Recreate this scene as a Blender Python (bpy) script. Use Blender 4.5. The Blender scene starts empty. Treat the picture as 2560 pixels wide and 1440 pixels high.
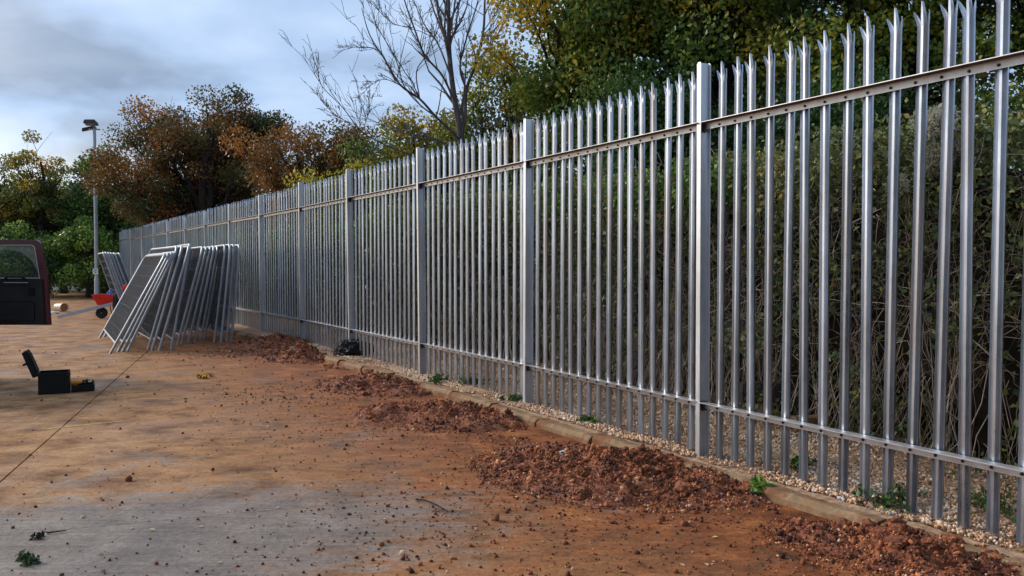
import bpy, bmesh, math, random
import numpy as np
from mathutils import Vector, Matrix, noise as mnoise

scn = bpy.context.scene
COL = scn.collection
R = math.radians
rng = np.random.default_rng(7)
random.seed(7)

# ------------------------------------------------------------------ camera
F_PX = 2000.0          # focal length in pixels of a 2560 px wide frame
PITCH = 0.03
CAM_Z = 1.6
cam_d = bpy.data.cameras.new('camera')
cam = bpy.data.objects.new('camera', cam_d)
COL.objects.link(cam)
cam.location = (0, 0, CAM_Z)
cam.rotation_euler = (math.pi / 2 - PITCH, 0, 0)
cam_d.sensor_width = 36.0
cam_d.lens = F_PX / 2560 * 36.0
cam_d.clip_end = 2000
scn.camera = cam

# ------------------------------------------------------------------ sky
SUN_AZ = R(-68)        # left of the view direction (+Y)
SUN_EL = R(28)
world = bpy.data.worlds.new('World')
scn.world = world
world.use_nodes = True
nt = world.node_tree
nt.nodes.clear()
def nd(tree, typ, **kw):
    n = tree.nodes.new(typ)
    for k, v in kw.items():
        if k == 'inp':
            for a, b in v.items():
                n.inputs[a].default_value = b
        else:
            setattr(n, k, v)
    return n
wout = nd(nt, 'ShaderNodeOutputWorld')
wbg = nd(nt, 'ShaderNodeBackground', inp={'Strength': 0.105})
sky = nd(nt, 'ShaderNodeTexSky', sky_type='NISHITA', sun_disc=False, sun_elevation=SUN_EL, sun_rotation=SUN_AZ,
         altitude=50, air_density=1.0, dust_density=3.5, ozone_density=1.5)
tc = nd(nt, 'ShaderNodeTexCoord')
sx = nd(nt, 'ShaderNodeSeparateXYZ')
nt.links.new(tc.outputs['Generated'], sx.inputs[0])
zc = nd(nt, 'ShaderNodeMath', operation='MAXIMUM', inp={1: 0.0})
nt.links.new(sx.outputs['Z'], zc.inputs[0])
za = nd(nt, 'ShaderNodeMath', operation='ADD', inp={1: 0.34})
nt.links.new(zc.outputs[0], za.inputs[0])
def wdiv(o):
    d = nd(nt, 'ShaderNodeMath', operation='DIVIDE')
    nt.links.new(o, d.inputs[0]); nt.links.new(za.outputs[0], d.inputs[1])
    return d.outputs[0]
cx = nd(nt, 'ShaderNodeCombineXYZ', inp={'Z': 5.3})
xo = nd(nt, 'ShaderNodeMath', operation='ADD', inp={1: 0.6})
nt.links.new(wdiv(sx.outputs['X']), xo.inputs[0]); nt.links.new(xo.outputs[0], cx.inputs['X']); nt.links.new(wdiv(sx.outputs['Y']), cx.inputs['Y'])
n1 = nd(nt, 'ShaderNodeTexNoise', inp={'Scale': 0.9, 'Detail': 6.0, 'Roughness': 0.55, 'Distortion': 0.3})
n2 = nd(nt, 'ShaderNodeTexNoise', inp={'Scale': 1.9, 'Detail': 5.0, 'Roughness': 0.5, 'Distortion': 0.15})
nt.links.new(cx.outputs[0], n1.inputs['Vector']); nt.links.new(cx.outputs[0], n2.inputs['Vector'])
r1 = nd(nt, 'ShaderNodeValToRGB')
r1.color_ramp.elements[0].position = 0.30; r1.color_ramp.elements[0].color = (.66,) * 3 + (1,)
r1.color_ramp.elements[1].position = 0.6; r1.color_ramp.elements[1].color = (.96,) * 3 + (1,)
nt.links.new(n1.outputs['Fac'], r1.inputs[0])
r2 = nd(nt, 'ShaderNodeValToRGB')
e = r2.color_ramp.elements
e[0].position = 0.40; e[0].color = (1.15, 1.58, 2.3, 1)
e[1].position = 0.62; e[1].color = (2.75, 3.45, 4.55, 1)
m_ = e.new(0.5); m_.color = (1.98, 2.72, 3.9, 1)
nt.links.new(n2.outputs['Fac'], r2.inputs[0])
wm = nd(nt, 'ShaderNodeMixRGB')
thin = nd(nt, 'ShaderNodeMapRange', inp={1: 0.02, 2: 0.17, 3: 0.55, 4: 1.0})
nt.links.new(sx.outputs['Z'], thin.inputs[0])
cov = nd(nt, 'ShaderNodeMath', operation='MULTIPLY')
nt.links.new(r1.outputs[0], cov.inputs[0]); nt.links.new(thin.outputs[0], cov.inputs[1])
nt.links.new(cov.outputs[0], wm.inputs[0]); nt.links.new(sky.outputs[0], wm.inputs[1]); nt.links.new(r2.outputs[0], wm.inputs[2])
nt.links.new(wm.outputs[0], wbg.inputs[0]); nt.links.new(wbg.outputs[0], wout.inputs[0])

# ------------------------------------------------------------------ sun
sun_d = bpy.data.lights.new('sun', 'SUN')
sun_d.energy = 1.5
sun_d.angle = R(14)
sun_d.color = (1.0, 0.91, 0.80)
sun = bpy.data.objects.new('sun', sun_d)
COL.objects.link(sun)
sdir = Vector((math.sin(SUN_AZ) * math.cos(SUN_EL), math.cos(SUN_AZ) * math.cos(SUN_EL), math.sin(SUN_EL)))
sun.rotation_euler = (-sdir).to_track_quat('-Z', 'Y').to_euler()
sun.location = (-20, 20, 30)

# ------------------------------------------------------------------ exposure
scn.view_settings.view_transform = 'Standard'
scn.view_settings.look = 'None'
scn.view_settings.exposure = 1.15
scn.view_settings.gamma = 1.0
scn.view_settings.use_curve_mapping = False
scn.render.engine = 'CYCLES'
scn.cycles.max_bounces = 5
scn.cycles.diffuse_bounces = 3
scn.cycles.glossy_bounces = 2
scn.cycles.adaptive_threshold = 0.02
scn.cycles.transparent_max_bounces = 8

# ================================================================== helpers
def ray(px, py):
    """direction in the world, scaled so that its Y is 1"""
    x = (px - 1280) / F_PX; u = (720 - py) / F_PX
    c, s = math.cos(PITCH), math.sin(PITCH)
    y = c + u * s; z = u * c - s
    return Vector((x / y, 1, z / y))
def ground(px, py, z=0.0):
    r = ray(px, py); k = (z - CAM_Z) / r.z
    return Vector((r.x * k, k, z))
def at(px, py, Y):
    r = ray(px, py)
    return Vector((r.x * Y, Y, CAM_Z + r.z * Y))

def new_obj(name, me, parent=None, loc=None, rot=None):
    o = bpy.data.objects.new(name, me)
    COL.objects.link(o)
    if parent is not None:
        o.parent = parent
    if loc is not None:
        o.location = loc
    if rot is not None:
        o.rotation_euler = rot
    return o
def tag(o, label=None, cat=None, group=None, kind=None):
    if label: o['label'] = label
    if cat: o['category'] = cat
    if group: o['group'] = group
    if kind: o['kind'] = kind
    return o
def empty(name, loc=(0, 0, 0), rz=0.0):
    o = bpy.data.objects.new(name, None)
    o.empty_display_size = 0.1
    COL.objects.link(o)
    o.location = loc
    o.rotation_euler = (0, 0, rz)
    return o

def np_mesh(name, V, Fs, mat=None, smooth=False, tint=None):
    """V (n,3); Fs: list of (m,k) arrays"""
    me = bpy.data.meshes.new(name)
    V = np.asarray(V, dtype=np.float32)
    if not isinstance(Fs, (list, tuple)): Fs = [Fs]
    Fs = [np.asarray(f, dtype=np.int32) for f in Fs if len(f)]
    me.vertices.add(len(V)); me.vertices.foreach_set('co', V.ravel())
    idx = np.concatenate([f.ravel() for f in Fs])
    tot = np.concatenate([np.full(len(f), f.shape[1], dtype=np.int32) for f in Fs])
    st = np.concatenate([[0], np.cumsum(tot)[:-1]]).astype(np.int32)
    me.loops.add(len(idx)); me.loops.foreach_set('vertex_index', idx)
    me.polygons.add(len(tot)); me.polygons.foreach_set('loop_start', st)
    try: me.polygons.foreach_set('loop_total', tot)
    except Exception: pass
    if smooth: me.polygons.foreach_set('use_smooth', np.ones(len(tot), dtype=bool))
    me.update(calc_edges=True)
    if tint is not None:
        a = me.attributes.new('tint', 'FLOAT', 'POINT')
        a.data.foreach_set('value', np.asarray(tint, dtype=np.float32))
    if mat: me.materials.append(mat)
    return me

class MB:
    """collects boxes, tubes and prisms, builds ONE mesh"""
    def __init__(s): s.v = []; s.q = []; s.t = []; s.ng = []; s.n = 0
    def add(s, V, Q=(), T=(), NG=()):
        s.v.append(np.asarray(V, dtype=float).reshape(-1, 3))
        for f in Q: s.q.append([i + s.n for i in f])
        for f in T: s.t.append([i + s.n for i in f])
        for f in NG: s.ng.append([i + s.n for i in f])
        s.n += len(s.v[-1])
    def box(s, c, d, M=None):
        c = np.array(c, float); h = np.array(d, float) / 2
        V = np.array([[x, y, z] for z in (-1, 1) for y in (-1, 1) for x in (-1, 1)], float) * h
        if M is not None: V = V @ np.array(M).T
        s.add(V + c, [(0, 2, 3, 1), (4, 5, 7, 6), (0, 1, 5, 4), (2, 6, 7, 3), (0, 4, 6, 2), (1, 3, 7, 5)])
        return s
    def tube(s, pts, rad, sides=6, caps=True):
        P = np.array(pts, float); n = len(P)
        rad = np.full(n, rad, float) if np.isscalar(rad) else np.array(rad, float)
        T = np.gradient(P, axis=0); T /= np.linalg.norm(T, axis=1)[:, None] + 1e-12
        ref = np.linalg.svd(T, full_matrices=True)[2][-1]      # the direction the path turns least towards
        U = np.cross(T, ref); U /= np.linalg.norm(U, axis=1)[:, None] + 1e-12
        W = np.cross(T, U)
        a = np.arange(sides) * 2 * math.pi / sides
        V = P[:, None] + rad[:, None, None] * (np.cos(a)[None, :, None] * U[:, None] + np.sin(a)[None, :, None] * W[:, None])
        Q = []
        for i in range(n - 1):
            for k in range(sides):
                k2 = (k + 1) % sides
                Q.append((i * sides + k, i * sides + k2, (i + 1) * sides + k2, (i + 1) * sides + k))
        NG = [tuple(range(sides)), tuple((n - 1) * sides + k for k in reversed(range(sides)))] if caps else ()
        s.add(V.reshape(-1, 3), Q, (), NG)
        return s
    def prism(s, poly, y0, y1, axis=1):
        """poly in the other two axes, extruded along axis"""
        n = len(poly); V = []
        for y in (y0, y1):
            for (a, b) in poly:
                p = [a, b]; p.insert(axis, y); V.append(p)
        Q = [(i, (i + 1) % n, n + (i + 1) % n, n + i) for i in range(n)]
        s.add(V, Q, (), [tuple(reversed(range(n))), tuple(range(n, 2 * n))])
        return s
    def lathe(s, prof, sides=24, M=None, c=(0, 0, 0)):
        V = []; n = len(prof)
        for (r, z) in prof:
            for k in range(sides):
                a = 2 * math.pi * k / sides
                V.append((r * math.cos(a), r * math.sin(a), z))
        V = np.array(V)
        if M is not None: V = V @ np.array(M).T
        Q = [(i * sides + k, i * sides + (k + 1) % sides, (i + 1) * sides + (k + 1) % sides, (i + 1) * sides + k)
             for i in range(n - 1) for k in range(sides)]
        NG = [tuple(reversed(range(sides))), tuple(range((n - 1) * sides, n * sides))]
        s.add(V + np.array(c, float), Q, (), NG)
        return s
    def mesh(s, name, mat, smooth=False, bevel=0.0, seg=2):
        me = bpy.data.meshes.new(name)
        me.from_pydata(np.concatenate(s.v).tolist(), [], s.q + s.t + s.ng)
        bm = bmesh.new(); bm.from_mesh(me)
        bmesh.ops.recalc_face_normals(bm, faces=bm.faces)
        if bevel > 0:
            ed = [e for e in bm.edges if len(e.link_faces) == 2 and e.calc_face_angle(0) > 0.5]
            bmesh.ops.bevel(bm, geom=ed, offset=bevel, segments=seg, affect='EDGES', clamp_overlap=True)
        if smooth:
            for f in bm.faces: f.smooth = True
            for e_ in bm.edges:
                if len(e_.link_faces) == 2 and e_.calc_face_angle(0) > 0.7: e_.smooth = False
        bm.to_mesh(me); bm.free()
        if mat: me.materials.append(mat)
        return me
    def build(s, name, mat, parent=None, smooth=False, bevel=0.0, loc=None, rot=None, seg=2):
        return new_obj(name, s.mesh(name, mat, smooth, bevel, seg), parent, loc, rot)

def rand_rot(n):
    q = rng.normal(size=(n, 4)); q /= np.linalg.norm(q, axis=1)[:, None]
    w, x, y, z = q.T
    return np.stack([np.stack([1 - 2 * (y * y + z * z), 2 * (x * y - z * w), 2 * (x * z + y * w)], -1),
                     np.stack([2 * (x * y + z * w), 1 - 2 * (x * x + z * z), 2 * (y * z - x * w)], -1),
                     np.stack([2 * (x * z - y * w), 2 * (y * z + x * w), 1 - 2 * (x * x + y * y)], -1)], 1)
# leaf: a folded lozenge of four corners; stone templates
LEAF_V = np.array([[0, -.5, 0], [.34, -.02, .10], [0, .5, 0], [-.34, -.02, .10]])
LEAF_F = np.array([[0, 1, 2], [0, 2, 3]])
OCT_V = np.array([[1, 0, 0], [-1, 0, 0], [0, 1, 0], [0, -1, 0], [0, 0, 1], [0, 0, -1]], float)
OCT_F = np.array([[0, 2, 4], [2, 1, 4], [1, 3, 4], [3, 0, 4], [2, 0, 5], [1, 2, 5], [3, 1, 5], [0, 3, 5]])
t_ = (1 + 5 ** .5) / 2
ICO_V = np.array([[-1, t_, 0], [1, t_, 0], [-1, -t_, 0], [1, -t_, 0], [0, -1, t_], [0, 1, t_], [0, -1, -t_], [0, 1, -t_],
                  [t_, 0, -1], [t_, 0, 1], [-t_, 0, -1], [-t_, 0, 1]]) / math.sqrt(1 + t_ * t_)
ICO_F = np.array([[0, 11, 5], [0, 5, 1], [0, 1, 7], [0, 7, 10], [0, 10, 11], [1, 5, 9], [5, 11, 4], [11, 10, 2], [10, 7, 6], [7, 1, 8],
                  [3, 9, 4], [3, 4, 2], [3, 2, 6], [3, 6, 8], [3, 8, 9], [4, 9, 5], [2, 4, 11], [6, 2, 10], [8, 6, 7], [9, 8, 1]])
def scatter(name, TV, TF, pos, size, tint, mat, jitter=0.0, rot=None, aniso=None):
    n = len(pos); k = len(TV)
    V = np.broadcast_to(TV, (n, k, 3)).copy()
    if jitter: V *= 1 + rng.uniform(-jitter, jitter, size=(n, k, 1))
    if aniso is not None: V *= aniso[:, None, :]
    V *= np.asarray(size, float).reshape(-1, 1, 1)
    Rm = rand_rot(n) if rot is None else rot
    V = np.einsum('nij,nkj->nki', Rm, V) + np.asarray(pos)[:, None, :]
    Fi = (TF[None] + (np.arange(n) * k)[:, None, None]).reshape(-1, TF.shape[1])
    return np_mesh(name, V.reshape(-1, 3), Fi, mat, tint=np.repeat(tint, k))

# ================================================================== materials
def mat(name):
    m = bpy.data.materials.new(name); m.use_nodes = True
    t = m.node_tree; b = t.nodes['Principled BSDF']
    return m, t, b
def L(t, a, b): t.links.new(a, b)
def noise_n(t, vec, scale, detail=4.0, rough=0.55, dist=0.0):
    n = nd(t, 'ShaderNodeTexNoise', inp={'Scale': scale, 'Detail': detail, 'Roughness': rough, 'Distortion': dist})
    if vec is not None: L(t, vec, n.inputs['Vector'])
    return n.outputs['Fac']
def ramp(t, src, stops):
    r = nd(t, 'ShaderNodeValToRGB'); e = r.color_ramp.elements
    e[0].position, e[0].color = stops[0][0], tuple(stops[0][1]) + (1,)
    e[1].position, e[1].color = stops[-1][0], tuple(stops[-1][1]) + (1,)
    for p, c in stops[1:-1]:
        x = e.new(p); x.color = tuple(c) + (1,)
    L(t, src, r.inputs[0])
    return r.outputs[0]
def mth(t, op, a, b=None, clamp=False):
    n = nd(t, 'ShaderNodeMath', operation=op, use_clamp=clamp)
    for i, x in enumerate((a, b)):
        if x is None: continue
        if isinstance(x, (int, float)): n.inputs[i].default_value = x
        else: L(t, x, n.inputs[i])
    return n.outputs[0]
def mix(t, fac, a, b, mode='MIX'):
    n = nd(t, 'ShaderNodeMixRGB', blend_type=mode)
    for i, x in enumerate((fac, a, b)):
        if isinstance(x, (int, float)): n.inputs[i].default_value = x
        elif isinstance(x, tuple): n.inputs[i].default_value = x + (1,)
        else: L(t, x, n.inputs[i])
    return n.outputs[0]
def bump(t, b, h, strength=0.3, dist=0.01):
    n = nd(t, 'ShaderNodeBump', inp={'Strength': strength, 'Distance': dist})
    L(t, h, n.inputs['Height']); L(t, n.outputs[0], b.inputs['Normal'])
def simple(name, c, rough=0.5, metal=0.0, var=0.25, scale=6.0, spec=0.5, bmp=0.0, dirt=None, dirt_amt=0.35, dirt_lo=.5):
    m, t, b = mat(name)
    co = nd(t, 'ShaderNodeTexCoord').outputs['Object']
    f = noise_n(t, co, scale, 6, .6)
    col = ramp(t, f, [(.3, tuple(x * (1 - var) for x in c)), (.7, tuple(min(1, x * (1 + var)) for x in c))])
    if dirt:
        f2 = noise_n(t, co, scale * .45, 8, .65)
        d = ramp(t, f2, [(dirt_lo, (0, 0, 0)), (dirt_lo + .22, (dirt_amt,) * 3)])
        col = mix(t, d, col, dirt)
    L(t, col, b.inputs['Base Color'])
    rr = ramp(t, f, [(.3, (max(0, rough - .1),) * 3), (.7, (min(1, rough + .12),) * 3)])
    L(t, rr, b.inputs['Roughness'])
    b.inputs['Metallic'].default_value = metal
    b.inputs['Specular IOR Level'].default_value = spec
    if bmp: bump(t, b, f, bmp, .01)
    return m

def leaf_mat(name, stops, trans=0.38, rough=0.42):
    m, t, b = mat(name)
    at_ = nd(t, 'ShaderNodeAttribute', attribute_name='tint')
    col = ramp(t, at_.outputs['Fac'], stops)
    L(t, col, b.inputs['Base Color'])
    b.inputs['Roughness'].default_value = rough
    b.inputs['Specular IOR Level'].default_value = 0.35
    tr = nd(t, 'ShaderNodeBsdfTranslucent')
    L(t, mix(t, 0.35, col, (0.35, 0.30, 0.05), 'ADD') if False else col, tr.inputs[0])
    mx = nd(t, 'ShaderNodeMixShader', inp={0: trans})
    L(t, b.outputs[0], mx.inputs[1]); L(t, tr.outputs[0], mx.inputs[2])
    L(t, mx.outputs[0], t.nodes['Material Output'].inputs['Surface'])
    return m
def tint_mat(name, stops, rough=0.9, spec=0.3, bmp=0.0):
    m, t, b = mat(name)
    at_ = nd(t, 'ShaderNodeAttribute', attribute_name='tint')
    L(t, ramp(t, at_.outputs['Fac'], stops), b.inputs['Base Color'])
    b.inputs['Roughness'].default_value = rough
    b.inputs['Specular IOR Level'].default_value = spec
    if bmp:
        g = nd(t, 'ShaderNodeNewGeometry')
        bump(t, b, noise_n(t, g.outputs['Position'], 90, 4), bmp, .01)
    return m

def galv_mat(name, base=(.50, .54, .60), rough=.36, metal=.88, dust=True):
    m, t, b = mat(name)
    g = nd(t, 'ShaderNodeNewGeometry').outputs['Position']
    oi = nd(t, 'ShaderNodeObjectInfo').outputs['Random']
    mp = nd(t, 'ShaderNodeMapping', inp={'Scale': (9, 9, 1.2)}); L(t, g, mp.inputs[0])
    f = noise_n(t, mp.outputs[0], 1.0, 5, .6)
    sp = noise_n(t, g, 16, 2, .5)
    k = mth(t, 'ADD', mth(t, 'MULTIPLY', f, .82), mth(t, 'MULTIPLY', sp, .18))
    lo = tuple(x * .80 for x in base); hi = tuple(min(1, x * 1.15) for x in base)
    col = ramp(t, k, [(.32, lo), (.66, hi)])
    br = mth(t, 'ADD', mth(t, 'MULTIPLY', oi, .22), .89)
    cmb = nd(t, 'ShaderNodeCombineXYZ')
    for i in range(3): L(t, br, cmb.inputs[i])
    col = mix(t, 1.0, col, cmb.outputs[0], 'MULTIPLY')
    if dust:   # dried mud splashes and thin brown dust, blotchy
        mp2 = nd(t, 'ShaderNodeMapping', inp={'Scale': (7, 7, 1.1)}); L(t, g, mp2.inputs[0])
        d = noise_n(t, mp2.outputs[0], 1.0, 3, .5)
        dm = ramp(t, d, [(.46, (0, 0, 0)), (.75, (.38, .38, .38))])
        col = mix(t, dm, col, (.33, .24, .18))
        L(t, mth(t, 'SUBTRACT', metal, mth(t, 'MULTIPLY', dm, .6)), b.inputs['Metallic'])
    else:
        b.inputs['Metallic'].default_value = metal
    L(t, col, b.inputs['Base Color'])
    L(t, ramp(t, k, [(.3, (rough - .05,) * 3), (.7, (rough + .10,) * 3)]), b.inputs['Roughness'])
    return m

M_PALE = galv_mat('galvanised_pale', (.45, .49, .55), .30, .96)
M_POST = galv_mat('galvanised_post', (.56, .59, .63), .42, .7)
M_RAIL = galv_mat('galvanised_rail', (.52, .53, .55), .42, .75)
M_RAIL_UNDER = simple('rail_underside_brown', (.10, .055, .045), .8, 0, .3, 8)
M_TUBE = galv_mat('galvanised_tube', (.31, .335, .37), .45, .45, dust=False)
M_WIRE = simple('weathered_wire', (.095, .105, .125), .55, .4)
M_BOLT = simple('dark_bolt', (.05, .05, .05), .5, .5)
M_BLACK = simple('black_plastic', (.0055, .006, .0065), .55, 0, .3, 9, .18)
M_SACK = simple('black_sack', (.008, .008, .009), .62, 0, .3, 12, .3, .3)
M_ORANGE = simple('orange_plastic', (.75, .26, .02), .45)
M_RED = simple('red_plastic', (.72, .028, .018), .4, 0, .15, 5, .5)
M_BLUE = simple('blue_plastic', (.09, .32, .72), .5)
M_WHITE = simple('white_plastic', (.72, .72, .70), .5, 0, .08)
M_CREAM = simple('cream_plastic', (.70, .56, .36), .5, 0, .15, 4, dirt=(.35, .2, .1))
M_BROWN = simple('brown_fill', (.30, .15, .06), .8)
M_MAROON = simple('maroon_paint', (.070, .009, .013), .28, .1, .2, 3, .6, dirt=(.10, .05, .035))
M_GREYP = simple('grey_plastic', (.012, .0125, .013), .6, 0, .3, 5, .3, dirt=(.06, .042, .03))
M_LAMP = simple('lamp_column', (.34, .37, .40), .5, .35, .15, 2)
M_LAMPH = simple('lamp_head', (.035, .035, .04), .5, .3)
M_LENS = simple('lamp_lens', (.35, .37, .40), .2, 0, .1)
M_SIGN = simple('sign_plate', (.75, .75, .74), .4, 0, .04)
M_INK = simple('sign_ink', (.15, .16, .18), .6)
M_TYRE = simple('tyre_rubber', (.018, .018, .018), .8)
M_RIM = simple('rim_metal', (.35, .35, .36), .4, .7)
M_TIMBER = simple('dark_timber', (.045, .038, .032), .85, 0, .4, 5, .2, .4)
M_SHEET = simple('blue_grey_board', (.36, .38, .42), .6, .1, .12, 3)

def bark_mat(name, c):
    m, t, b = mat(name)
    g = nd(t, 'ShaderNodeNewGeometry').outputs['Position']
    mp = nd(t, 'ShaderNodeMapping', inp={'Scale': (14, 14, 3)}); L(t, g, mp.inputs[0])
    f = noise_n(t, mp.outputs[0], 1.0, 6, .65)
    L(t, ramp(t, f, [(.3, tuple(x * .5 for x in c)), (.7, tuple(x * 1.4 for x in c))]), b.inputs['Base Color'])
    b.inputs['Roughness'].default_value = .9
    b.inputs['Specular IOR Level'].default_value = .2
    bump(t, b, f, .5, .02)
    return m
M_BARK = bark_mat('dark_bark', (.040, .032, .025))
M_BARE = bark_mat('grey_bark', (.115, .10, .098))

# leaf palettes: tint 0..1
M_OAK = leaf_mat('oak_leaves', [(0, (0.044, 0.086, 0.025)), (.35, (0.109, 0.190, 0.038)), (.6, (0.277, 0.302, 0.044)), (.8, (0.605, 0.412, 0.044)), (1, (0.750, 0.460, 0.048))])
M_GREEN = leaf_mat('green_leaves', [(0, (0.022, 0.054, 0.018)), (.5, (0.063, 0.135, 0.032)), (.85, (0.153, 0.225, 0.040)), (1, (0.468, 0.360, 0.054))])
M_RUST = leaf_mat('rust_leaves', [(0, (.038, .062, .018)), (.3, (.095, .090, .024)), (.55, (.19, .100, .026)), (.8, (.32, .115, .030)), (1, (.42, .20, .04))])
M_YELLOW = leaf_mat('yellow_leaves', [(0, (0.063, 0.091, 0.020)), (.4, (0.168, 0.182, 0.031)), (.75, (0.448, 0.294, 0.035)), (1, (0.700, 0.392, 0.042))], .45)
M_IVY = leaf_mat('ivy_leaves', [(0, (0.028, 0.059, 0.020)), (.5, (0.078, 0.147, 0.036)), (.85, (0.225, 0.362, 0.059)), (1, (0.391, 0.547, 0.098))], .25, .4)
M_BRAM = leaf_mat('bramble_leaves', [(0, (0.028, 0.044, 0.021)), (.5, (0.072, 0.106, 0.038)), (.8, (0.179, 0.203, 0.052)), (1, (0.404, 0.286, 0.095))], .2, .5)
M_LITTER = leaf_mat('leaf_litter', [(0, (.05, .03, .015)), (.4, (.16, .085, .035)), (.7, (.33, .20, .075)), (1, (.62, .48, .25))], .1, .7)
M_STEM = tint_mat('dry_stems', [(0, (0.053, 0.039, 0.030)), (.5, (0.240, 0.180, 0.135)), (1, (0.630, 0.525, 0.420))], .8)
M_SEED = leaf_mat('seed_fluff', [(0, (.20, .20, .15)), (1, (.50, .48, .38))], .5, .9)
M_CORE = simple('dark_block_core', (.020, .015, .011), .95, 0, .6, 9, .1, .6)  # near-black colour of the added light-blocking core in the thickets
M_SOIL = tint_mat('red_soil_clods', [(0, (.030, .009, .005)), (.3, (.13, .034, .013)), (.6, (.31, .088, .028)), (.9, (.50, .20, .075)), (1, (.68, .47, .30))], .75, .35, .5)
M_GRAV = tint_mat('tan_gravel', [(0, (0.155, 0.085, 0.047)), (.3, (0.420, 0.233, 0.132)), (.65, (0.652, 0.420, 0.265)), (.9, (0.750, 0.636, 0.451)), (1, (0.750, 0.750, 0.750))], .75, .3)

def soil_mat():
    m, t, b = mat('red_soil')
    g = nd(t, 'ShaderNodeNewGeometry').outputs['Position']
    f = noise_n(t, g, 9, 8, .65); f2 = noise_n(t, g, 55, 5, .6)
    k = mth(t, 'ADD', mth(t, 'MULTIPLY', f, .55), mth(t, 'MULTIPLY', f2, .45))
    L(t, ramp(t, k, [(.34, (.05, .014, .006)), (.5, (.20, .055, .019)), (.64, (.40, .135, .048))]), b.inputs['Base Color'])
    b.inputs['Roughness'].default_value = .8
    bump(t, b, k, 1.0, .03)
    return m
M_HEAP = soil_mat()

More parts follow.
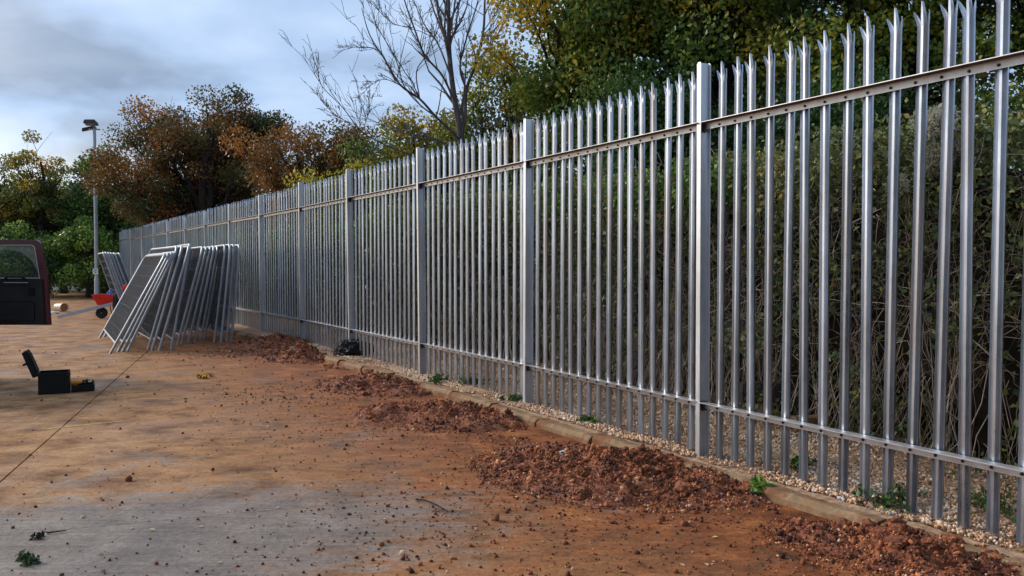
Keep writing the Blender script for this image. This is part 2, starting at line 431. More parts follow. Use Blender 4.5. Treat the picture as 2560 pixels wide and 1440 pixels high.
FN = (-.866, -.5)               # the fence's normal, towards the yard
FO = (1.529, 6.361)
def yard_mat():
    m, t, b = mat('muddy_concrete')
    g = nd(t, 'ShaderNodeNewGeometry').outputs['Position']
    sp = nd(t, 'ShaderNodeSeparateXYZ'); L(t, g, sp.inputs[0])
    X, Y = sp.outputs[0], sp.outputs[1]
    def lin(a, b_, c): return mth(t, 'ADD', mth(t, 'ADD', mth(t, 'MULTIPLY', X, a), mth(t, 'MULTIPLY', Y, b_)), c)
    dist = lin(FN[0], FN[1], -(FN[0] * FO[0] + FN[1] * FO[1]))
    big = noise_n(t, g, .55, 6, .6, .4)
    mid = noise_n(t, g, 2.3, 8, .62, .5)
    fine = noise_n(t, g, 28, 6, .65)
    # brushed lines run across the slabs
    mp = nd(t, 'ShaderNodeMapping', inp={'Rotation': (0, 0, R(-20.5)), 'Scale': (2.2, 5.5, 1)}); L(t, g, mp.inputs[0])
    streak = noise_n(t, mp.outputs[0], 1.6, 7, .62)
    mp2 = nd(t, 'ShaderNodeMapping', inp={'Rotation': (0, 0, R(-20.5)), 'Scale': (.8, 34, 1)}); L(t, g, mp2.inputs[0])
    brush = noise_n(t, mp2.outputs[0], 1.2, 4, .6)
    # concrete
    conc = ramp(t, mth(t, 'ADD', mth(t, 'MULTIPLY', mid, .55), mth(t, 'MULTIPLY', brush, .45)), [(.34, (.125, .102, .084)), (.5, (.215, .180, .150)), (.66, (.32, .272, .228))])
    # mud film: tan dust to orange smears
    k = mth(t, 'ADD', mth(t, 'MULTIPLY', streak, .32), mth(t, 'MULTIPLY', mid, .68))
    tan = ramp(t, k, [(.36, (.125, .052, .020)), (.45, (.27, .128, .050)), (.54, (.41, .212, .088)), (.66, (.53, .320, .155))])
    org = ramp(t, k, [(.34, (.075, .021, .007)), (.47, (.21, .064, .019)), (.57, (.33, .118, .036)), (.68, (.46, .20, .070))])
    near = mth(t, 'SUBTRACT', 1.0, mth(t, 'DIVIDE', dist, 4.5), True)
    orf = ramp(t, mth(t, 'ADD', mth(t, 'MULTIPLY', near, .85), mth(t, 'MULTIPLY', mth(t, 'SUBTRACT', mid, .5), 1.5)), [(.22, (0, 0, 0)), (.6, (1, 1, 1))])
    mud = mix(t, orf, tan, org)
    # where the slab was left clean: a worn patch at the near left and a few wet ones
    dx = mth(t, 'ADD', X, 2.55); dy = mth(t, 'SUBTRACT', Y, 4.35)
    dx2 = mth(t, 'ADD', mth(t, 'MULTIPLY', dx, .90), mth(t, 'MULTIPLY', dy, .35)); dy2 = mth(t, 'SUBTRACT', mth(t, 'MULTIPLY', dy, .90), mth(t, 'MULTIPLY', dx, .35))
    rr = mth(t, 'SQRT', mth(t, 'ADD', mth(t, 'POWER', mth(t, 'ABSOLUTE', mth(t, 'DIVIDE', dx2, 2.3)), 2), mth(t, 'POWER', mth(t, 'ABSOLUTE', mth(t, 'DIVIDE', dy2, 1.15)), 2)))
    clean = mth(t, 'ADD', mth(t, 'SUBTRACT', 1.0, rr), mth(t, 'MULTIPLY', mth(t, 'SUBTRACT', streak, .5), 1.6))
    c2 = mth(t, 'ADD', mth(t, 'MULTIPLY', mth(t, 'SUBTRACT', big, .64), 3.0), mth(t, 'MULTIPLY', mth(t, 'SUBTRACT', streak, .5), 1.2))
    cf = mth(t, 'MAXIMUM', clean, c2)
    cfm = ramp(t, mth(t, 'ADD', cf, .15), [(0, (0, 0, 0)), (.25, (.55, .55, .55)), (.5, (.92, .92, .92))])
    col = mix(t, cfm, mud, conc)
    # dark red wet smears and speckle
    sm = ramp(t, noise_n(t, mp.outputs[0], 4.6, 8, .7, .6), [(.53, (0, 0, 0)), (.66, (1, 1, 1))])
    smf = mth(t, 'MULTIPLY', mth(t, 'MULTIPLY', sm, mth(t, 'ADD', mth(t, 'MULTIPLY', near, .9), .14)), .9)
    col = mix(t, smf, col, (.11, .035, .014))
    spk = ramp(t, noise_n(t, g, 46, 5, .7), [(.62, (0, 0, 0)), (.70, (.75, .75, .75))])
    col = mix(t, mth(t, 'MULTIPLY', spk, mth(t, 'ADD', mth(t, 'MULTIPLY', near, .6), .25)), col, (.08, .035, .02))
    L(t, mix(t, .6, col, ramp(t, fine, [(.32, (.45, .42, .40)), (.62, (1.15, 1.15, 1.15))]), 'MULTIPLY'), b.inputs['Base Color'])
    wet = ramp(t, noise_n(t, g, .8, 5, .6, .5), [(.44, (.85, .85, .85)), (.64, (.40, .40, .40))])
    L(t, mix(t, mth(t, 'MULTIPLY', cfm, .75), wet, (.40, .40, .40)), b.inputs['Roughness'])
    b.inputs['Specular IOR Level'].default_value = .25
    bump(t, b, mth(t, 'ADD', mth(t, 'MULTIPLY', fine, .9), mth(t, 'ADD', mth(t, 'MULTIPLY', brush, .4), mth(t, 'MULTIPLY', mid, .8))), .55, .014)
    return m
M_YARD = yard_mat()
M_SUB = simple('joint_filler', (.035, .028, .022), .9, 0, .4, 5)
M_EARTH = simple('dark_earth', (.06, .038, .022), .95, 0, .5, 2.5, .2, .5)
M_GBASE = simple('gravel_base', (.36, .24, .155), .9, 0, .5, 22, .2, .8, dirt=(.07, .04, .025))
M_KERB = simple('kerb_concrete', (.29, .205, .115), .85, 0, .5, 9, .3, .6, dirt=(.16, .062, .024), dirt_amt=.9, dirt_lo=.36)
M_PAINT = simple('worn_yellow_paint', (.60, .40, .12), .6, 0, .35, 14)

# ================================================================== ground
def sheet(name, x0, x1, y0, y1, z, m):
    return new_obj(name, np_mesh(name, [(x0, y0, z), (x1, y0, z), (x1, y1, z), (x0, y1, z)], np.array([[0, 1, 2, 3]]), m))
tag(sheet('terrain', -600, 600, -300, 1200, -.10, M_EARTH), kind='structure')
yard = new_obj('yard', np_mesh('yard', [(-60, -14, -.02), (14, -14, -.02), (14, 60, -.02), (-60, 60, -.02)], np.array([[0, 1, 2, 3]]), M_SUB))
tag(yard, kind='structure')
# slabs lie on a grid turned 18 degrees; the long joint is the one seen at the left
JA = ground(0, 1205); JB = ground(380, 868)
jd = (JB - JA); jd.z = 0; jd.normalize(); jn = Vector((jd.y, -jd.x, 0))
CA = ground(20, 1337)
s0 = (CA - JA).dot(jd)
slab_w, slab_l, jw = 6.2, 6.0, .011
sl_mesh = MB().box((0, 0, -.05), (slab_w - jw, slab_l - .002, .10)).mesh('concrete_slab', M_YARD, bevel=.002, seg=1)
ang = math.atan2(jn.y, jn.x)
for i in range(-4, 1):
    for j in range(-2, 8):
        c = JA + jn * ((i + .5) * slab_w) + jd * (s0 + (j + .5) * slab_l)
        if c.y < -7 or c.y > 45 or c.x > 5 or c.x < -32: continue
        new_obj('concrete_slab', sl_mesh, yard, (c.x, c.y, 0), (0, 0, ang))

# ---- fence line: post positions
xs = [1758, 1320, 1056, 879, 754, 656, 576, 516, 466, 422, 387, 358, 330, 303]
tops = [157, 297, 370, 423, 455, 486, 510, 528, 545, 557, 567, 577, 585, 592]
TH = .5238
POSTS = []
for n, (x, tp) in enumerate(zip(xs, tops)):
    s = 2.75 * n
    Y = 6.361 + s * math.cos(TH)
    X = (x - 1280) / F_PX * (Y * math.cos(PITCH) + .5 * math.sin(PITCH))
    zt = at(x, tp, Y).z
    POSTS.append((X, Y, min(max(zt, 3.08), 3.24)))
d = np.array(POSTS[0][:2]) - np.array(POSTS[1][:2]); d *= 2.75 / np.linalg.norm(d)
d = np.array([math.sin(TH), -math.cos(TH)]) * 2.75
POSTS.insert(0, (POSTS[0][0] + d[0], POSTS[0][1] + d[1], 3.19))
GZ = .07                       # level of the gravel behind the kerb
def fence_pt(t, w, z=0.0):
    """t metres along the fence from the first post in view (towards the far end), w metres behind the fence"""
    f = t / 2.75 + 1
    i = int(max(0, min(len(POSTS) - 2, math.floor(f)))); k = f - i
    a = np.array(POSTS[i][:2]); b = np.array(POSTS[i + 1][:2])
    p = a + (b - a) * k
    u = (b - a) / np.linalg.norm(b - a)
    nrm = np.array([u[1], -u[0]])          # away from the yard
    return np.array([p[0] + nrm[0] * w, p[1] + nrm[1] * w, z])

# ---- gravel strip and bank behind the kerb
def kerb_off(t):               # kerb's distance in front of the fence
    return np.interp(t, [-4, -1.5, 0.5, 2.5, 6, 10, 20, 36], [.16, .16, .24, .30, .36, .45, .5, .5])
V = []; Fq = []
tt = np.arange(-7, 37, .4); ww = np.array([-.0, .25, .55, .8, 1.1, 1.4, 2.2, 4, 9])
for t in tt:
    for j, w in enumerate(ww):
        if j == 0: w = -kerb_off(t) + .04
        p = fence_pt(t, w)
        h = GZ + .05 * max(0, w) ** .8 * (1 if w < 2 else 1.2) + .035 * mnoise.noise(Vector((p[0] * 2, p[1] * 2, 3))) * (1 if j else 0)
        V.append((p[0], p[1], h - (.02 if j == 0 else 0)))
nw = len(ww)
for i in range(len(tt) - 1):
    for j in range(nw - 1):
        Fq.append((i * nw + j, i * nw + j + 1, (i + 1) * nw + j + 1, (i + 1) * nw + j))
gs = new_obj('gravel_strip', np_mesh('gravel_strip', V, np.array(Fq), M_GBASE, smooth=True))
tag(gs, kind='structure')
def strip_z(t, w):
    p = fence_pt(t, w)
    return GZ + .05 * max(0, w) ** .8 + .035 * mnoise.noise(Vector((p[0] * 2, p[1] * 2, 3)))
pos = []; sz = []; ti = []
for k in range(58000):
    t = -3.2 + 16 * random.random() ** 1.5
    w = -kerb_off(t) + .10 + random.random() ** 1.1 * (1.45 + kerb_off(t))
    p = fence_pt(t, w)
    dens = mnoise.noise(Vector((p[0] * 1.1, p[1] * 1.1, 9)))
    if dens < -.28 and random.random() < .7: continue
    s = random.uniform(.007, .016) * (1.5 if random.random() < .06 else 1)
    p[2] = strip_z(t, w) + s * random.uniform(-.1, .7)
    pos.append(p); sz.append(s); ti.append(min(1, max(0, random.gauss(.55 + .3 * dens, .22))))
ar = rng.uniform(.6, 1.3, size=(len(pos), 3))
o = new_obj('gravel', scatter('gravel', OCT_V, OCT_F, pos, sz, ti, M_GRAV, .25, aniso=ar))
tag(o, 'loose tan gravel spread between kerb and bramble bank', 'gravel', kind='stuff')

# ---- kerb stones
kerb = empty('kerb', (0, 0, 0)); tag(kerb, kind='structure')
t = -3.6; kn = 0
while t < 34:
    ln = .914
    a = fence_pt(t, -kerb_off(t) - .06); b = fence_pt(t + ln, -kerb_off(t + ln) - .06)
    c = (a + b) / 2; an = math.atan2(b[1] - a[1], b[0] - a[0])
    mb = MB().prism([(-.07, -.12), (-.07, .085), (-.055, .10), (.03, .10), (.07, .065), (.07, -.12)], -(ln - .016) / 2, (ln - .016) / 2, 0)
    # subdivide and roughen the stone
    me = mb.mesh('kerb_stone', M_KERB)
    bm = bmesh.new(); bm.from_mesh(me)
    ed = [e for e in bm.edges if abs(e.verts[0].co.x - e.verts[1].co.x) > .3]
    bmesh.ops.subdivide_edges(bm, edges=ed, cuts=9 if t < 12 else 2, use_grid_fill=True)
    for v in bm.verts:
        q = mnoise.noise_vector(Vector((v.co.x * 6 + kn * 3.1, v.co.y * 9, v.co.z * 9)))
        v.co += q * .010 + mnoise.noise_vector(v.co * 22 + Vector((kn, 0, 0))) * .007
    bm.to_mesh(me); bm.free()
    o = new_obj('kerb_stone', me, kerb, (c[0], c[1], random.uniform(-.035, -.006)), (random.gauss(0, .03), random.gauss(0, .008), an + random.gauss(0, .018)))
    t += ln + .008; kn += 1

# ================================================================== palisade fence
fence = empty('palisade_fence', (POSTS[1][0], POSTS[1][1], 0))
tag(fence, 'tall galvanised steel palisade fence with splayed pointed pales along the yard', 'fence')
FB = Vector(fence.location)
# post: I-section, chamfered top
def post_mesh(h):
    fw, dp, tf, tw = .048, .105, .007, .006      # flange width, depth, thicknesses
    mb = MB()
    for sg in (1, -1):
        y = sg * (dp / 2 - tf / 2)
        poly = [(-fw / 2, -.3), (fw / 2, -.3), (fw / 2, h - .016), (fw / 2 - .012, h), (-fw / 2 + .012, h), (-fw / 2, h - .016)]
        mb.prism(poly, y - tf / 2, y + tf / 2, 1)
    mb.box((0, 0, (h - .3) / 2 - .002), (tw, dp - 2 * tf, h + .3 - .004))
    return mb.mesh('post', M_POST, bevel=.0015, seg=1)
# pale: W section with a three-pointed splayed head
PROF = [(-.0345, .010), (-.0300, -.005), (-.0135, -.007), (-.0075, .015), (.0075, .015), (.0135, -.007), (.0300, -.005), (.0345, .010)]
def pale_mesh(z0, z1, seed):
    rr = random.Random(seed)
    th = .003
    mb = MB()
    fr = PROF; bk = [(x, y - th * 1.3) for x, y in PROF]
    ring = fr + bk[::-1]; n = len(ring)
    sh = z1 - .145
    V = [(x, y, z0) for x, y in ring] + [(x, y, sh) for x, y in ring]
    Q = [(i, (i + 1) % n, n + (i + 1) % n, n + i) for i in range(n)]
    mb.add(V, Q)
    def spike(i0, i1, lx, ly, top, tipx):
        base = [fr[i] for i in range(i0, i1 + 1)]; b2 = [bk[i] for i in range(i0, i1 + 1)][::-1]
        ring = base + b2; m = len(ring); cxm = sum(p[0] for p in base) / len(base)
        levels = [(0, 1.0), (.45, .95), (.72, .62), (1.0, .12)]
        V = []
        for f, k in levels:
            for (x, y) in ring:
                V.append((cxm + tipx * f ** 2 + (x - cxm) * k + lx * f ** 1.15, y * (1 - .3 * f) + ly * f ** 1.2, sh - .002 + (top - sh) * f))
        Q = [(l * m + i, l * m + (i + 1) % m, (l + 1) * m + (i + 1) % m, (l + 1) * m + i) for l in range(len(levels) - 1) for i in range(m)]
        mb.add(V, Q, (), [tuple(range((len(levels) - 1) * m, len(levels) * m))])
    spike(0, 2, -.014, .002, z1 - .060 + rr.uniform(-.006, .006), .006)
    spike(2, 5, .002, .012, z1 + rr.uniform(-.004, .004), 0)
    spike(5, 7, .036, .000, z1 - .045 + rr.uniform(-.006, .006), .004)
    return mb.mesh('pale', M_PALE)
PALES = [pale_mesh(0, 3.08, i) for i in range(5)]
bolt_me = MB().lathe([(.009, 0), (.009, .006), (.006, .010)], 8, Matrix.Rotation(-math.pi / 2, 3, 'X')).mesh('bolt', M_BOLT)
RZ_T, RZ_B = 2.685, .475
post_cache = {}
for i, (X, Y, zt) in enumerate(POSTS):
    j = min(i, len(POSTS) - 2)
    u = np.array(POSTS[j + 1][:2]) - np.array(POSTS[j][:2]); an = math.atan2(u[1], u[0])
    key = round(zt, 2)
    if key not in post_cache: post_cache[key] = post_mesh(zt)
    p = new_obj('post', post_cache[key], fence, Vector((X, Y, 0)) - FB, (random.gauss(0, .004), random.gauss(0, .004), an))
    if i < 6:
        for z in (RZ_T, RZ_B):
            mb = MB().box((-.016, 0, z - .005), (.022, .05, .075))
            br = mb.build('rail_cleat', M_BOLT, p, bevel=.003)
for i in range(len(POSTS) - 1):
    a = np.array(POSTS[i][:2]); b = np.array(POSTS[i + 1][:2]); u = b - a; ln = np.linalg.norm(u); an = math.atan2(u[1], u[0])
    c = (a + b) / 2
    rl = ln - .03
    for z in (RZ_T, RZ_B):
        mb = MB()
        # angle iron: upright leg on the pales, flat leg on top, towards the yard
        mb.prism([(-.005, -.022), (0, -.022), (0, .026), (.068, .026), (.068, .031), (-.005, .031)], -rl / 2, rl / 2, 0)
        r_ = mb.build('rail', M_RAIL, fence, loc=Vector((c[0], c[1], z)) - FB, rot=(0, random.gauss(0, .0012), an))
        r_.data.materials.append(M_RAIL_UNDER)           # darker brown on the underside of the flat leg
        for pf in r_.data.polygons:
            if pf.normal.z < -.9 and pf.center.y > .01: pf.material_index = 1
        if i <= 4:
            for k in range(16):
                xk = -ln / 2 + ln * (k + 1) / 17
                new_obj('bolt', bolt_me, r_, (xk, .0, -.002))
    for k in range(16):
        f = (k + 1) / 17
        q = a + u * f
        nrm = np.array([-u[1], u[0]]) / ln    # towards the yard
        q = q - nrm * .028
        new_obj('pale', PALES[random.randrange(5)], fence, Vector((q[0], q[1], .085 + random.gauss(0, .006))) - FB,
                (random.gauss(0, .0016), random.gauss(0, .0045), an + random.gauss(0, .018)))

# ================================================================== soil heaps
def fbm(p, o=4):
    v = 0; a = 1.0; f = 1.0
    for _ in range(o):
        v += a * mnoise.noise(p * f); a *= .5; f *= 2.1
    return v
def soil_heap(label, c, ax, ay, rz, H, nclod, seed, csize=(.008, .028), big=18, lobes=None):
    root = empty('soil_heap', (c[0], c[1], 0), rz)
    tag(root, label, 'soil heap', 'red soil heaps along the kerb')
    N = 70; ext = 1.28
    off = Vector((seed * 3.7, seed * 1.3, 0))
    def hgt(x, y):
        # x, y in metres, local
        r = math.hypot(x / ax, y / ay)
        r *= 1 + .42 * mnoise.noise(Vector((x * 1.9, y * 1.9, seed))) + .22 * mnoise.noise(Vector((x * 5, y * 5, seed)))
        h = 0
        if r < 1: h = H * (1 - r) ** 1.15 * 1.15
        if lobes:
            for (lx, ly, lr, lh) in lobes:
                q = math.hypot(x - lx, y - ly) / lr
                q *= 1 + .3 * mnoise.noise(Vector((x * 4, y * 4, seed + 5)))
                if q < 1: h = max(h, lh * (1 - q) ** 1.1)
        k = min(1, h / (.45 * H) + .05) if h > 0 else 0
        return h * (1 + .45 * fbm(Vector((x * 3.2, y * 3.2, 1)) + off)) + k * .06 * fbm(Vector((x * 14, y * 14, 2)) + off, 3) - (.012 if h < .012 else 0)
    V = []; F = []
    for i in range(N + 1):
        for j in range(N + 1):
            x = (i / N * 2 - 1) * ax * ext; y = (j / N * 2 - 1) * ay * ext
            V.append((x, y, hgt(x, y)))
    for i in range(N):
        for j in range(N):
            a_ = i * (N + 1) + j
            q = (a_, a_ + N + 1, a_ + N + 2, a_ + 1)
            if max(V[k][2] for k in q) > -.004: F.append(q)
    new_obj('mound', np_mesh('mound', V, np.array(F), M_HEAP, smooth=False), root)
    rr = random.Random(seed)
    def spot(rmax, sd=.6):
        while True:
            r = abs(rr.gauss(0, sd)) if rr.random() < .35 else math.sqrt(rr.random()) * 1.12; th = rr.uniform(0, 6.283)
            if r < rmax: break
        x = ax * r * math.cos(th); y = ay * r * math.sin(th)
        return r, x, y, (max(0, hgt(x, y)) if r < ext * .98 else 0)
    sc = csize[1] / .028
    P = []; S = []; T = []
    for _ in range(nclod):
        r, x, y, h = spot(1.55, .62)
        patch = mnoise.noise(Vector((x * 5, y * 5, seed)))
        s = min(.024, .0044 * math.exp(abs(rr.gauss(0, .62)))) * sc * (1 if r < .95 else .8)
        P.append((x, y, h + s * rr.uniform(-.2, .6))); S.append(s)
        T.append(rr.uniform(.92, 1) if (rr.random() < .06 and s < .014) else min(.92, max(0, rr.gauss(.42 + .6 * patch, .22))))
    me = scatter('clods', ICO_V, ICO_F, np.array(P), S, T, M_SOIL, .5, aniso=rng.uniform(.45, 1.3, size=(len(P), 3)))
    tag(new_obj('clods', me, root), kind='stuff')
    # bigger lumps: rough, angular, half sunk
    for k in range(big):
        r, x, y, h = spot(1.0, .5)
        s = rr.uniform(.025, .065) * sc ** .5
        bm = bmesh.new(); bmesh.ops.create_icosphere(bm, subdivisions=3, radius=1)
        o3 = Vector((k * 2.3, seed, 0)); ar_ = Vector((rr.uniform(.8, 1.4), rr.uniform(.7, 1.1), rr.uniform(.5, .8)))
        for v in bm.verts:
            q = 1 + .45 * fbm(v.co * 1.3 + o3, 2) + .28 * fbm(v.co * 4.5 + o3, 3)
            v.co = Vector((v.co.x * ar_.x, v.co.y * ar_.y, v.co.z * ar_.z)) * q * s
        me = bpy.data.meshes.new('lump'); bm.to_mesh(me); bm.free(); me.materials.append(M_HEAP)
        new_obj('lump', me, root, (x, y, h + s * .15), (0, 0, rr.uniform(0, 6.28)))
    return root
def G(px, py): return ground(px, py)
fa = math.atan2(math.cos(TH), -math.sin(TH))
soil_heap('largest red soil heap, against the kerb before the nearest fence post', (.74, 6.05), 1.06, .76, R(146), .15, 16000, 3, big=26, lobes=[(-.75, -.05, .55, .08), (.25, .15, .6, .155), (.55, -.2, .5, .10)])
soil_heap('wide low red soil heap at the kerb between two yard posts, second nearest whole heap', (-.72, 8.35), .98, .68, R(150), .13, 5200, 5, (.009, .030), 10, lobes=[(.45, .35, .5, .13), (-.5, -.1, .4, .08)])
soil_heap('small red soil heap just right of the black sack by the kerb', (-1.75, 10.35), .85, .6, R(140), .18, 3600, 8, (.010, .034), 8)
soil_heap('dark reddish heap farthest along the kerb, beside the leaning mesh panels', (-4.6, 15.6), 1.4, .85, R(125), .17, 3600, 11, (.012, .044), 8)
soil_heap('little peaked red heap in front of the far kerb, left of the black sack', (-3.55, 13.4), .62, .5, R(130), .21, 1800, 14, (.012, .040), 6)
soil_heap('nearest red soil heap at the bottom right corner, spilling on the kerb', (2.12, 4.40), .68, .38, R(140), .10, 8000, 17, (.006, .022), 22, lobes=[(-.42, .0, .34, .11)])

# thin spread of loose soil between the heaps
P = []; S = []; T = []
while len(P) < 3400:
    t = -2.6 + 15.5 * random.random() ** 1.3
    w = -kerb_off(t) - .16 - abs(random.gauss(0, .42))
    p = fence_pt(t, w)
    k = mnoise.noise(Vector((p[0] * 1.6, p[1] * 1.6, 2))) + .6 * mnoise.noise(Vector((p[0] * 5, p[1] * 5, 4)))
    if k < .36 - .25 * random.random(): continue
    s = min(.02, .0042 * math.exp(abs(random.gauss(0, .55)))) * (1 if t < 4 else 1.3)
    P.append((p[0], p[1], s * .4)); S.append(s); T.append(random.uniform(.9, 1) if random.random() < .05 else min(.85, max(0, random.gauss(.42, .2))))
o = new_obj('spilt_soil', scatter('spilt_soil', ICO_V, ICO_F, np.array(P), S, T, M_SOIL, .45, aniso=rng.uniform(.5, 1.3, size=(len(P), 3))))
tag(o, 'thin spilt red soil along the foot of the kerb', 'soil', kind='stuff')
# loose crumbs of soil over the yard
P = []; S = []; T = []
heaps = [(.7, 5.8), (-.9, 7.9), (-1.9, 9.9), (-4.4, 14.5), (1.9, 4.2), (.2, 4.7)]
while len(P) < 4200:
    if random.random() < .8:
        hx, hy = random.choice(heaps); x = hx + random.gauss(-.35, .8); y = hy + random.gauss(-.15, .75)
    else:
        y = 3.7 + 14 * random.random() ** 1.8; x = random.uniform(-.68 * y, .2 * y)
    dd = FN[0] * (x - FO[0]) + FN[1] * (y - FO[1])
    if dd < .42 or y < 3.2: continue
    s = min(.030, .0042 * math.exp(abs(random.gauss(0, .55)))) * (1 if y < 9 else 1.35)
    P.append((x, y, s * .35)); S.append(s); T.append(random.uniform(.92, 1) if random.random() < .05 else min(.8, max(0, random.gauss(.3, .16))))
o = new_obj('soil_crumbs', scatter('soil_crumbs', ICO_V, ICO_F, np.array(P), S, T, M_SOIL, .3, aniso=rng.uniform(.6, 1.2, size=(len(P), 3))))
tag(o, 'crumbs of red soil strewn over the concrete', 'soil', kind='stuff')
P = []; S = []; T = []
for k in range(520):
    if k < 150:
        y = 3.7 + 5 * random.random(); x = random.uniform(-.66 * y, .55 * y)
        if FN[0] * (x - FO[0]) + FN[1] * (y - FO[1]) < .3: continue
        z = .006; s = random.uniform(.016, .045)
    else:
        t = random.uniform(-3, 9); w = random.uniform(-.1, 1.3); p = fence_pt(t, w); x, y = p[:2]; z = strip_z(t, w) + .015; s = random.uniform(.03, .07)
    P.append((x, y, z)); S.append(s); T.append(min(1, max(0, random.gauss(.6, .3))))
n = len(P)
rz = rng.uniform(0, 6.28, n); tx = rng.normal(0, .25, n)
c_, s_ = np.cos(rz), np.sin(rz); z0 = np.zeros(n)
rot = np.stack([np.stack([c_, -s_, z0], -1), np.stack([s_, c_, tx], -1), np.stack([z0, -tx, np.ones(n)], -1)], 1)
o = new_obj('fallen_leaves', scatter('fallen_leaves', LEAF_V, LEAF_F, np.array(P), S, T, M_LITTER, .1, rot=rot))
tag(o, 'dry fallen leaves lying on the concrete and gravel', 'leaves', kind='stuff')
# worn yellow paint line
a = ground(118, 1073); b = ground(312, 1053)
dv = (b - a).normalized(); nv = Vector((-dv.y, dv.x, 0)) * .018
pts = []
for k in range(13):
    p = a.lerp(b, k / 12); w = .25 + .75 * abs(mnoise.noise(Vector((k * .7, 0, 0)))) + .35
    pts += [tuple(p + nv * w + Vector((0, 0, .004))), tuple(p - nv * w + Vector((0, 0, .004)))]
o = new_obj('painted_line', np_mesh('painted_line', pts, np.array([(2 * k, 2 * k + 1, 2 * k + 3, 2 * k + 2) for k in range(12)]), M_PAINT), yard)

# ================================================================== trees
def leaf_cloud(clumps, n, size, base_t, sd_clump, sd_leaf, flat=.75, seed=0):
    """clumps: list of (x,y,z,r)"""
    C = np.array(clumps, float); wts = C[:, 3] ** 2; wts /= wts.sum()
    idx = rng.choice(len(C), size=n, p=wts)
    dv = rng.normal(size=(n, 3)); dv /= np.linalg.norm(dv, axis=1)[:, None]
    rad = rng.random(n) ** .42
    off = dv * rad[:, None] * C[idx, 3][:, None]; off[:, 2] *= flat
    P = C[idx, :3] + off
    ct = np.clip(rng.normal(base_t, sd_clump, len(C)), 0, 1)
    T = np.clip(ct[idx] + rng.normal(0, sd_leaf, n), 0, 1)
    S = size * rng.uniform(.6, 1.3, n)
    return P, S, T
def curve(a, b, sag, n=6, wob=.1, rr=random):
    a = np.array(a, float); b = np.array(b, float); k = np.linspace(0, 1, n)[:, None]
    P = a + (b - a) * k
    P[:, 2] += (sag * 4 * k * (1 - k))[:, 0]
    w = np.array([[rr.gauss(0, wob) for _ in range(3)] for _ in range(n)]); w[0] = 0; w[-1] *= .5
    return P + w * np.linalg.norm(b - a) * .5
def make_tree(name, label, base, trunk_h, trunk_r, cc, cr, nclump, nleaf, lsize, lmat, base_t, seed, sdc=.2, sdl=.12, clump_r=(.5, .95),
              bark=None, group=None, cat='tree', stems=1, shell=.5, tint_dir=None, extra=()):
    rr = random.Random(seed)
    root = empty(name, base); tag(root, label, cat, group)
    B = np.array(base, float); cc = np.array(cc, float); cr = np.array(cr, float)
    cl = []
    while len(cl) < nclump:
        v = np.array([rr.gauss(0, 1) for _ in range(3)]); v /= np.linalg.norm(v)
        rad = rr.random() ** shell
        lump = 1 + .30 * mnoise.noise(Vector(tuple(v * 2.1 + seed)))
        p = cc + v * cr * rad * lump
        if p[2] < B[2] + .3: continue
        cl.append((p[0], p[1], p[2], rr.uniform(*clump_r)))
    cl += [tuple(q) for q in extra]
    P, S, T = leaf_cloud(cl, nleaf, lsize, base_t, sdc, sdl)
    if tint_dir is not None:
        T = np.clip(T + ((P - cc) / cr) @ np.array(tint_dir), 0, 1)
    new_obj('crown', scatter('crown', LEAF_V, LEAF_F, P - B, S, T, lmat, .15), root)
    mb = MB()
    tops_ = []
    for s in range(stems):
        top = np.array([cc[0], cc[1], cc[2] + cr[2] * .45]) + np.array([rr.gauss(0, 1) * cr[0] * (.12 + .22 * (stems > 1)), rr.gauss(0, 1) * cr[1] * (.12 + .22 * (stems > 1)), 0])
        st = B + np.array([rr.gauss(0, .12) * (stems > 1), rr.gauss(0, .12) * (stems > 1), -.1])
        ax = curve(st, top, 0, 9, .035, rr)
        mb.tube(ax - B, np.linspace(trunk_r, trunk_r * .22, 9), 8)
        tops_.append(ax)
    for i, c in enumerate(cl):
        ax = tops_[i % stems]
        zz = min(c[2] - .2, B[2] + trunk_h + (c[2] - B[2] - trunk_h) * rr.uniform(.1, .5))
        k = int(np.argmin(abs(ax[:, 2] - zz))); k = max(k, 2)
        pts = curve(ax[k], c[:3], rr.uniform(-.05, .25), 6, .07, rr)
        r0 = trunk_r * rr.uniform(.16, .34)
        mb.tube(pts - B, np.linspace(r0, .012, 6), 4, False)
        for q in range(2):
            e_ = np.array(c[:3]) + np.array([rr.gauss(0, 1), rr.gauss(0, 1), rr.gauss(0, .7)]) * c[3] * .7
            mb.tube(curve(pts[3 + q], e_, .05, 4, .08, rr) - B, np.linspace(.014, .005, 4), 3, False)
    mb.build('trunk', bark or M_BARK, root, smooth=True)
    return root

def behind(t, w): 
    p = fence_pt(t, w); return (p[0], p[1], .2)
# --- right-hand belt behind the fence
make_tree('oak_tree', 'broad green and orange oak rising behind the fence, right of the bare tree', (1.75, 17.2, .2), 2.6, .24, (1.85, 17.2, 6.6), (2.3, 2.1, 3.6), 100, 40000, .105, M_OAK, .44, 21, .14, .12, (.45, .9), tint_dir=(-.16, 0, .10))
make_tree('oak_tree', 'tall dark green oak above the fence, centre right, with yellowing crown', (3.7, 15.6, .2), 3.0, .28, (3.8, 15.4, 7.2), (2.5, 2.4, 4.0), 110, 46000, .10, M_OAK, .42, 22, .14, .12, (.5, .95), tint_dir=(-.05, 0, .14))
make_tree('oak_tree', 'dark green oak behind the pales, second from the right edge', (6.4, 13.8, .2), 3.0, .25, (6.3, 13.6, 6.3), (2.3, 2.2, 3.2), 84, 32000, .095, M_OAK, .40, 23, .13, .12, (.45, .85))
make_tree('oak_tree', 'yellow-green oak at the right edge behind the nearest pales', (8.3, 12.0, .2), 2.6, .22, (8.2, 11.9, 5.6), (1.9, 2.0, 2.9), 70, 30000, .085, M_OAK, .40, 24, .13, .12, (.4, .8))
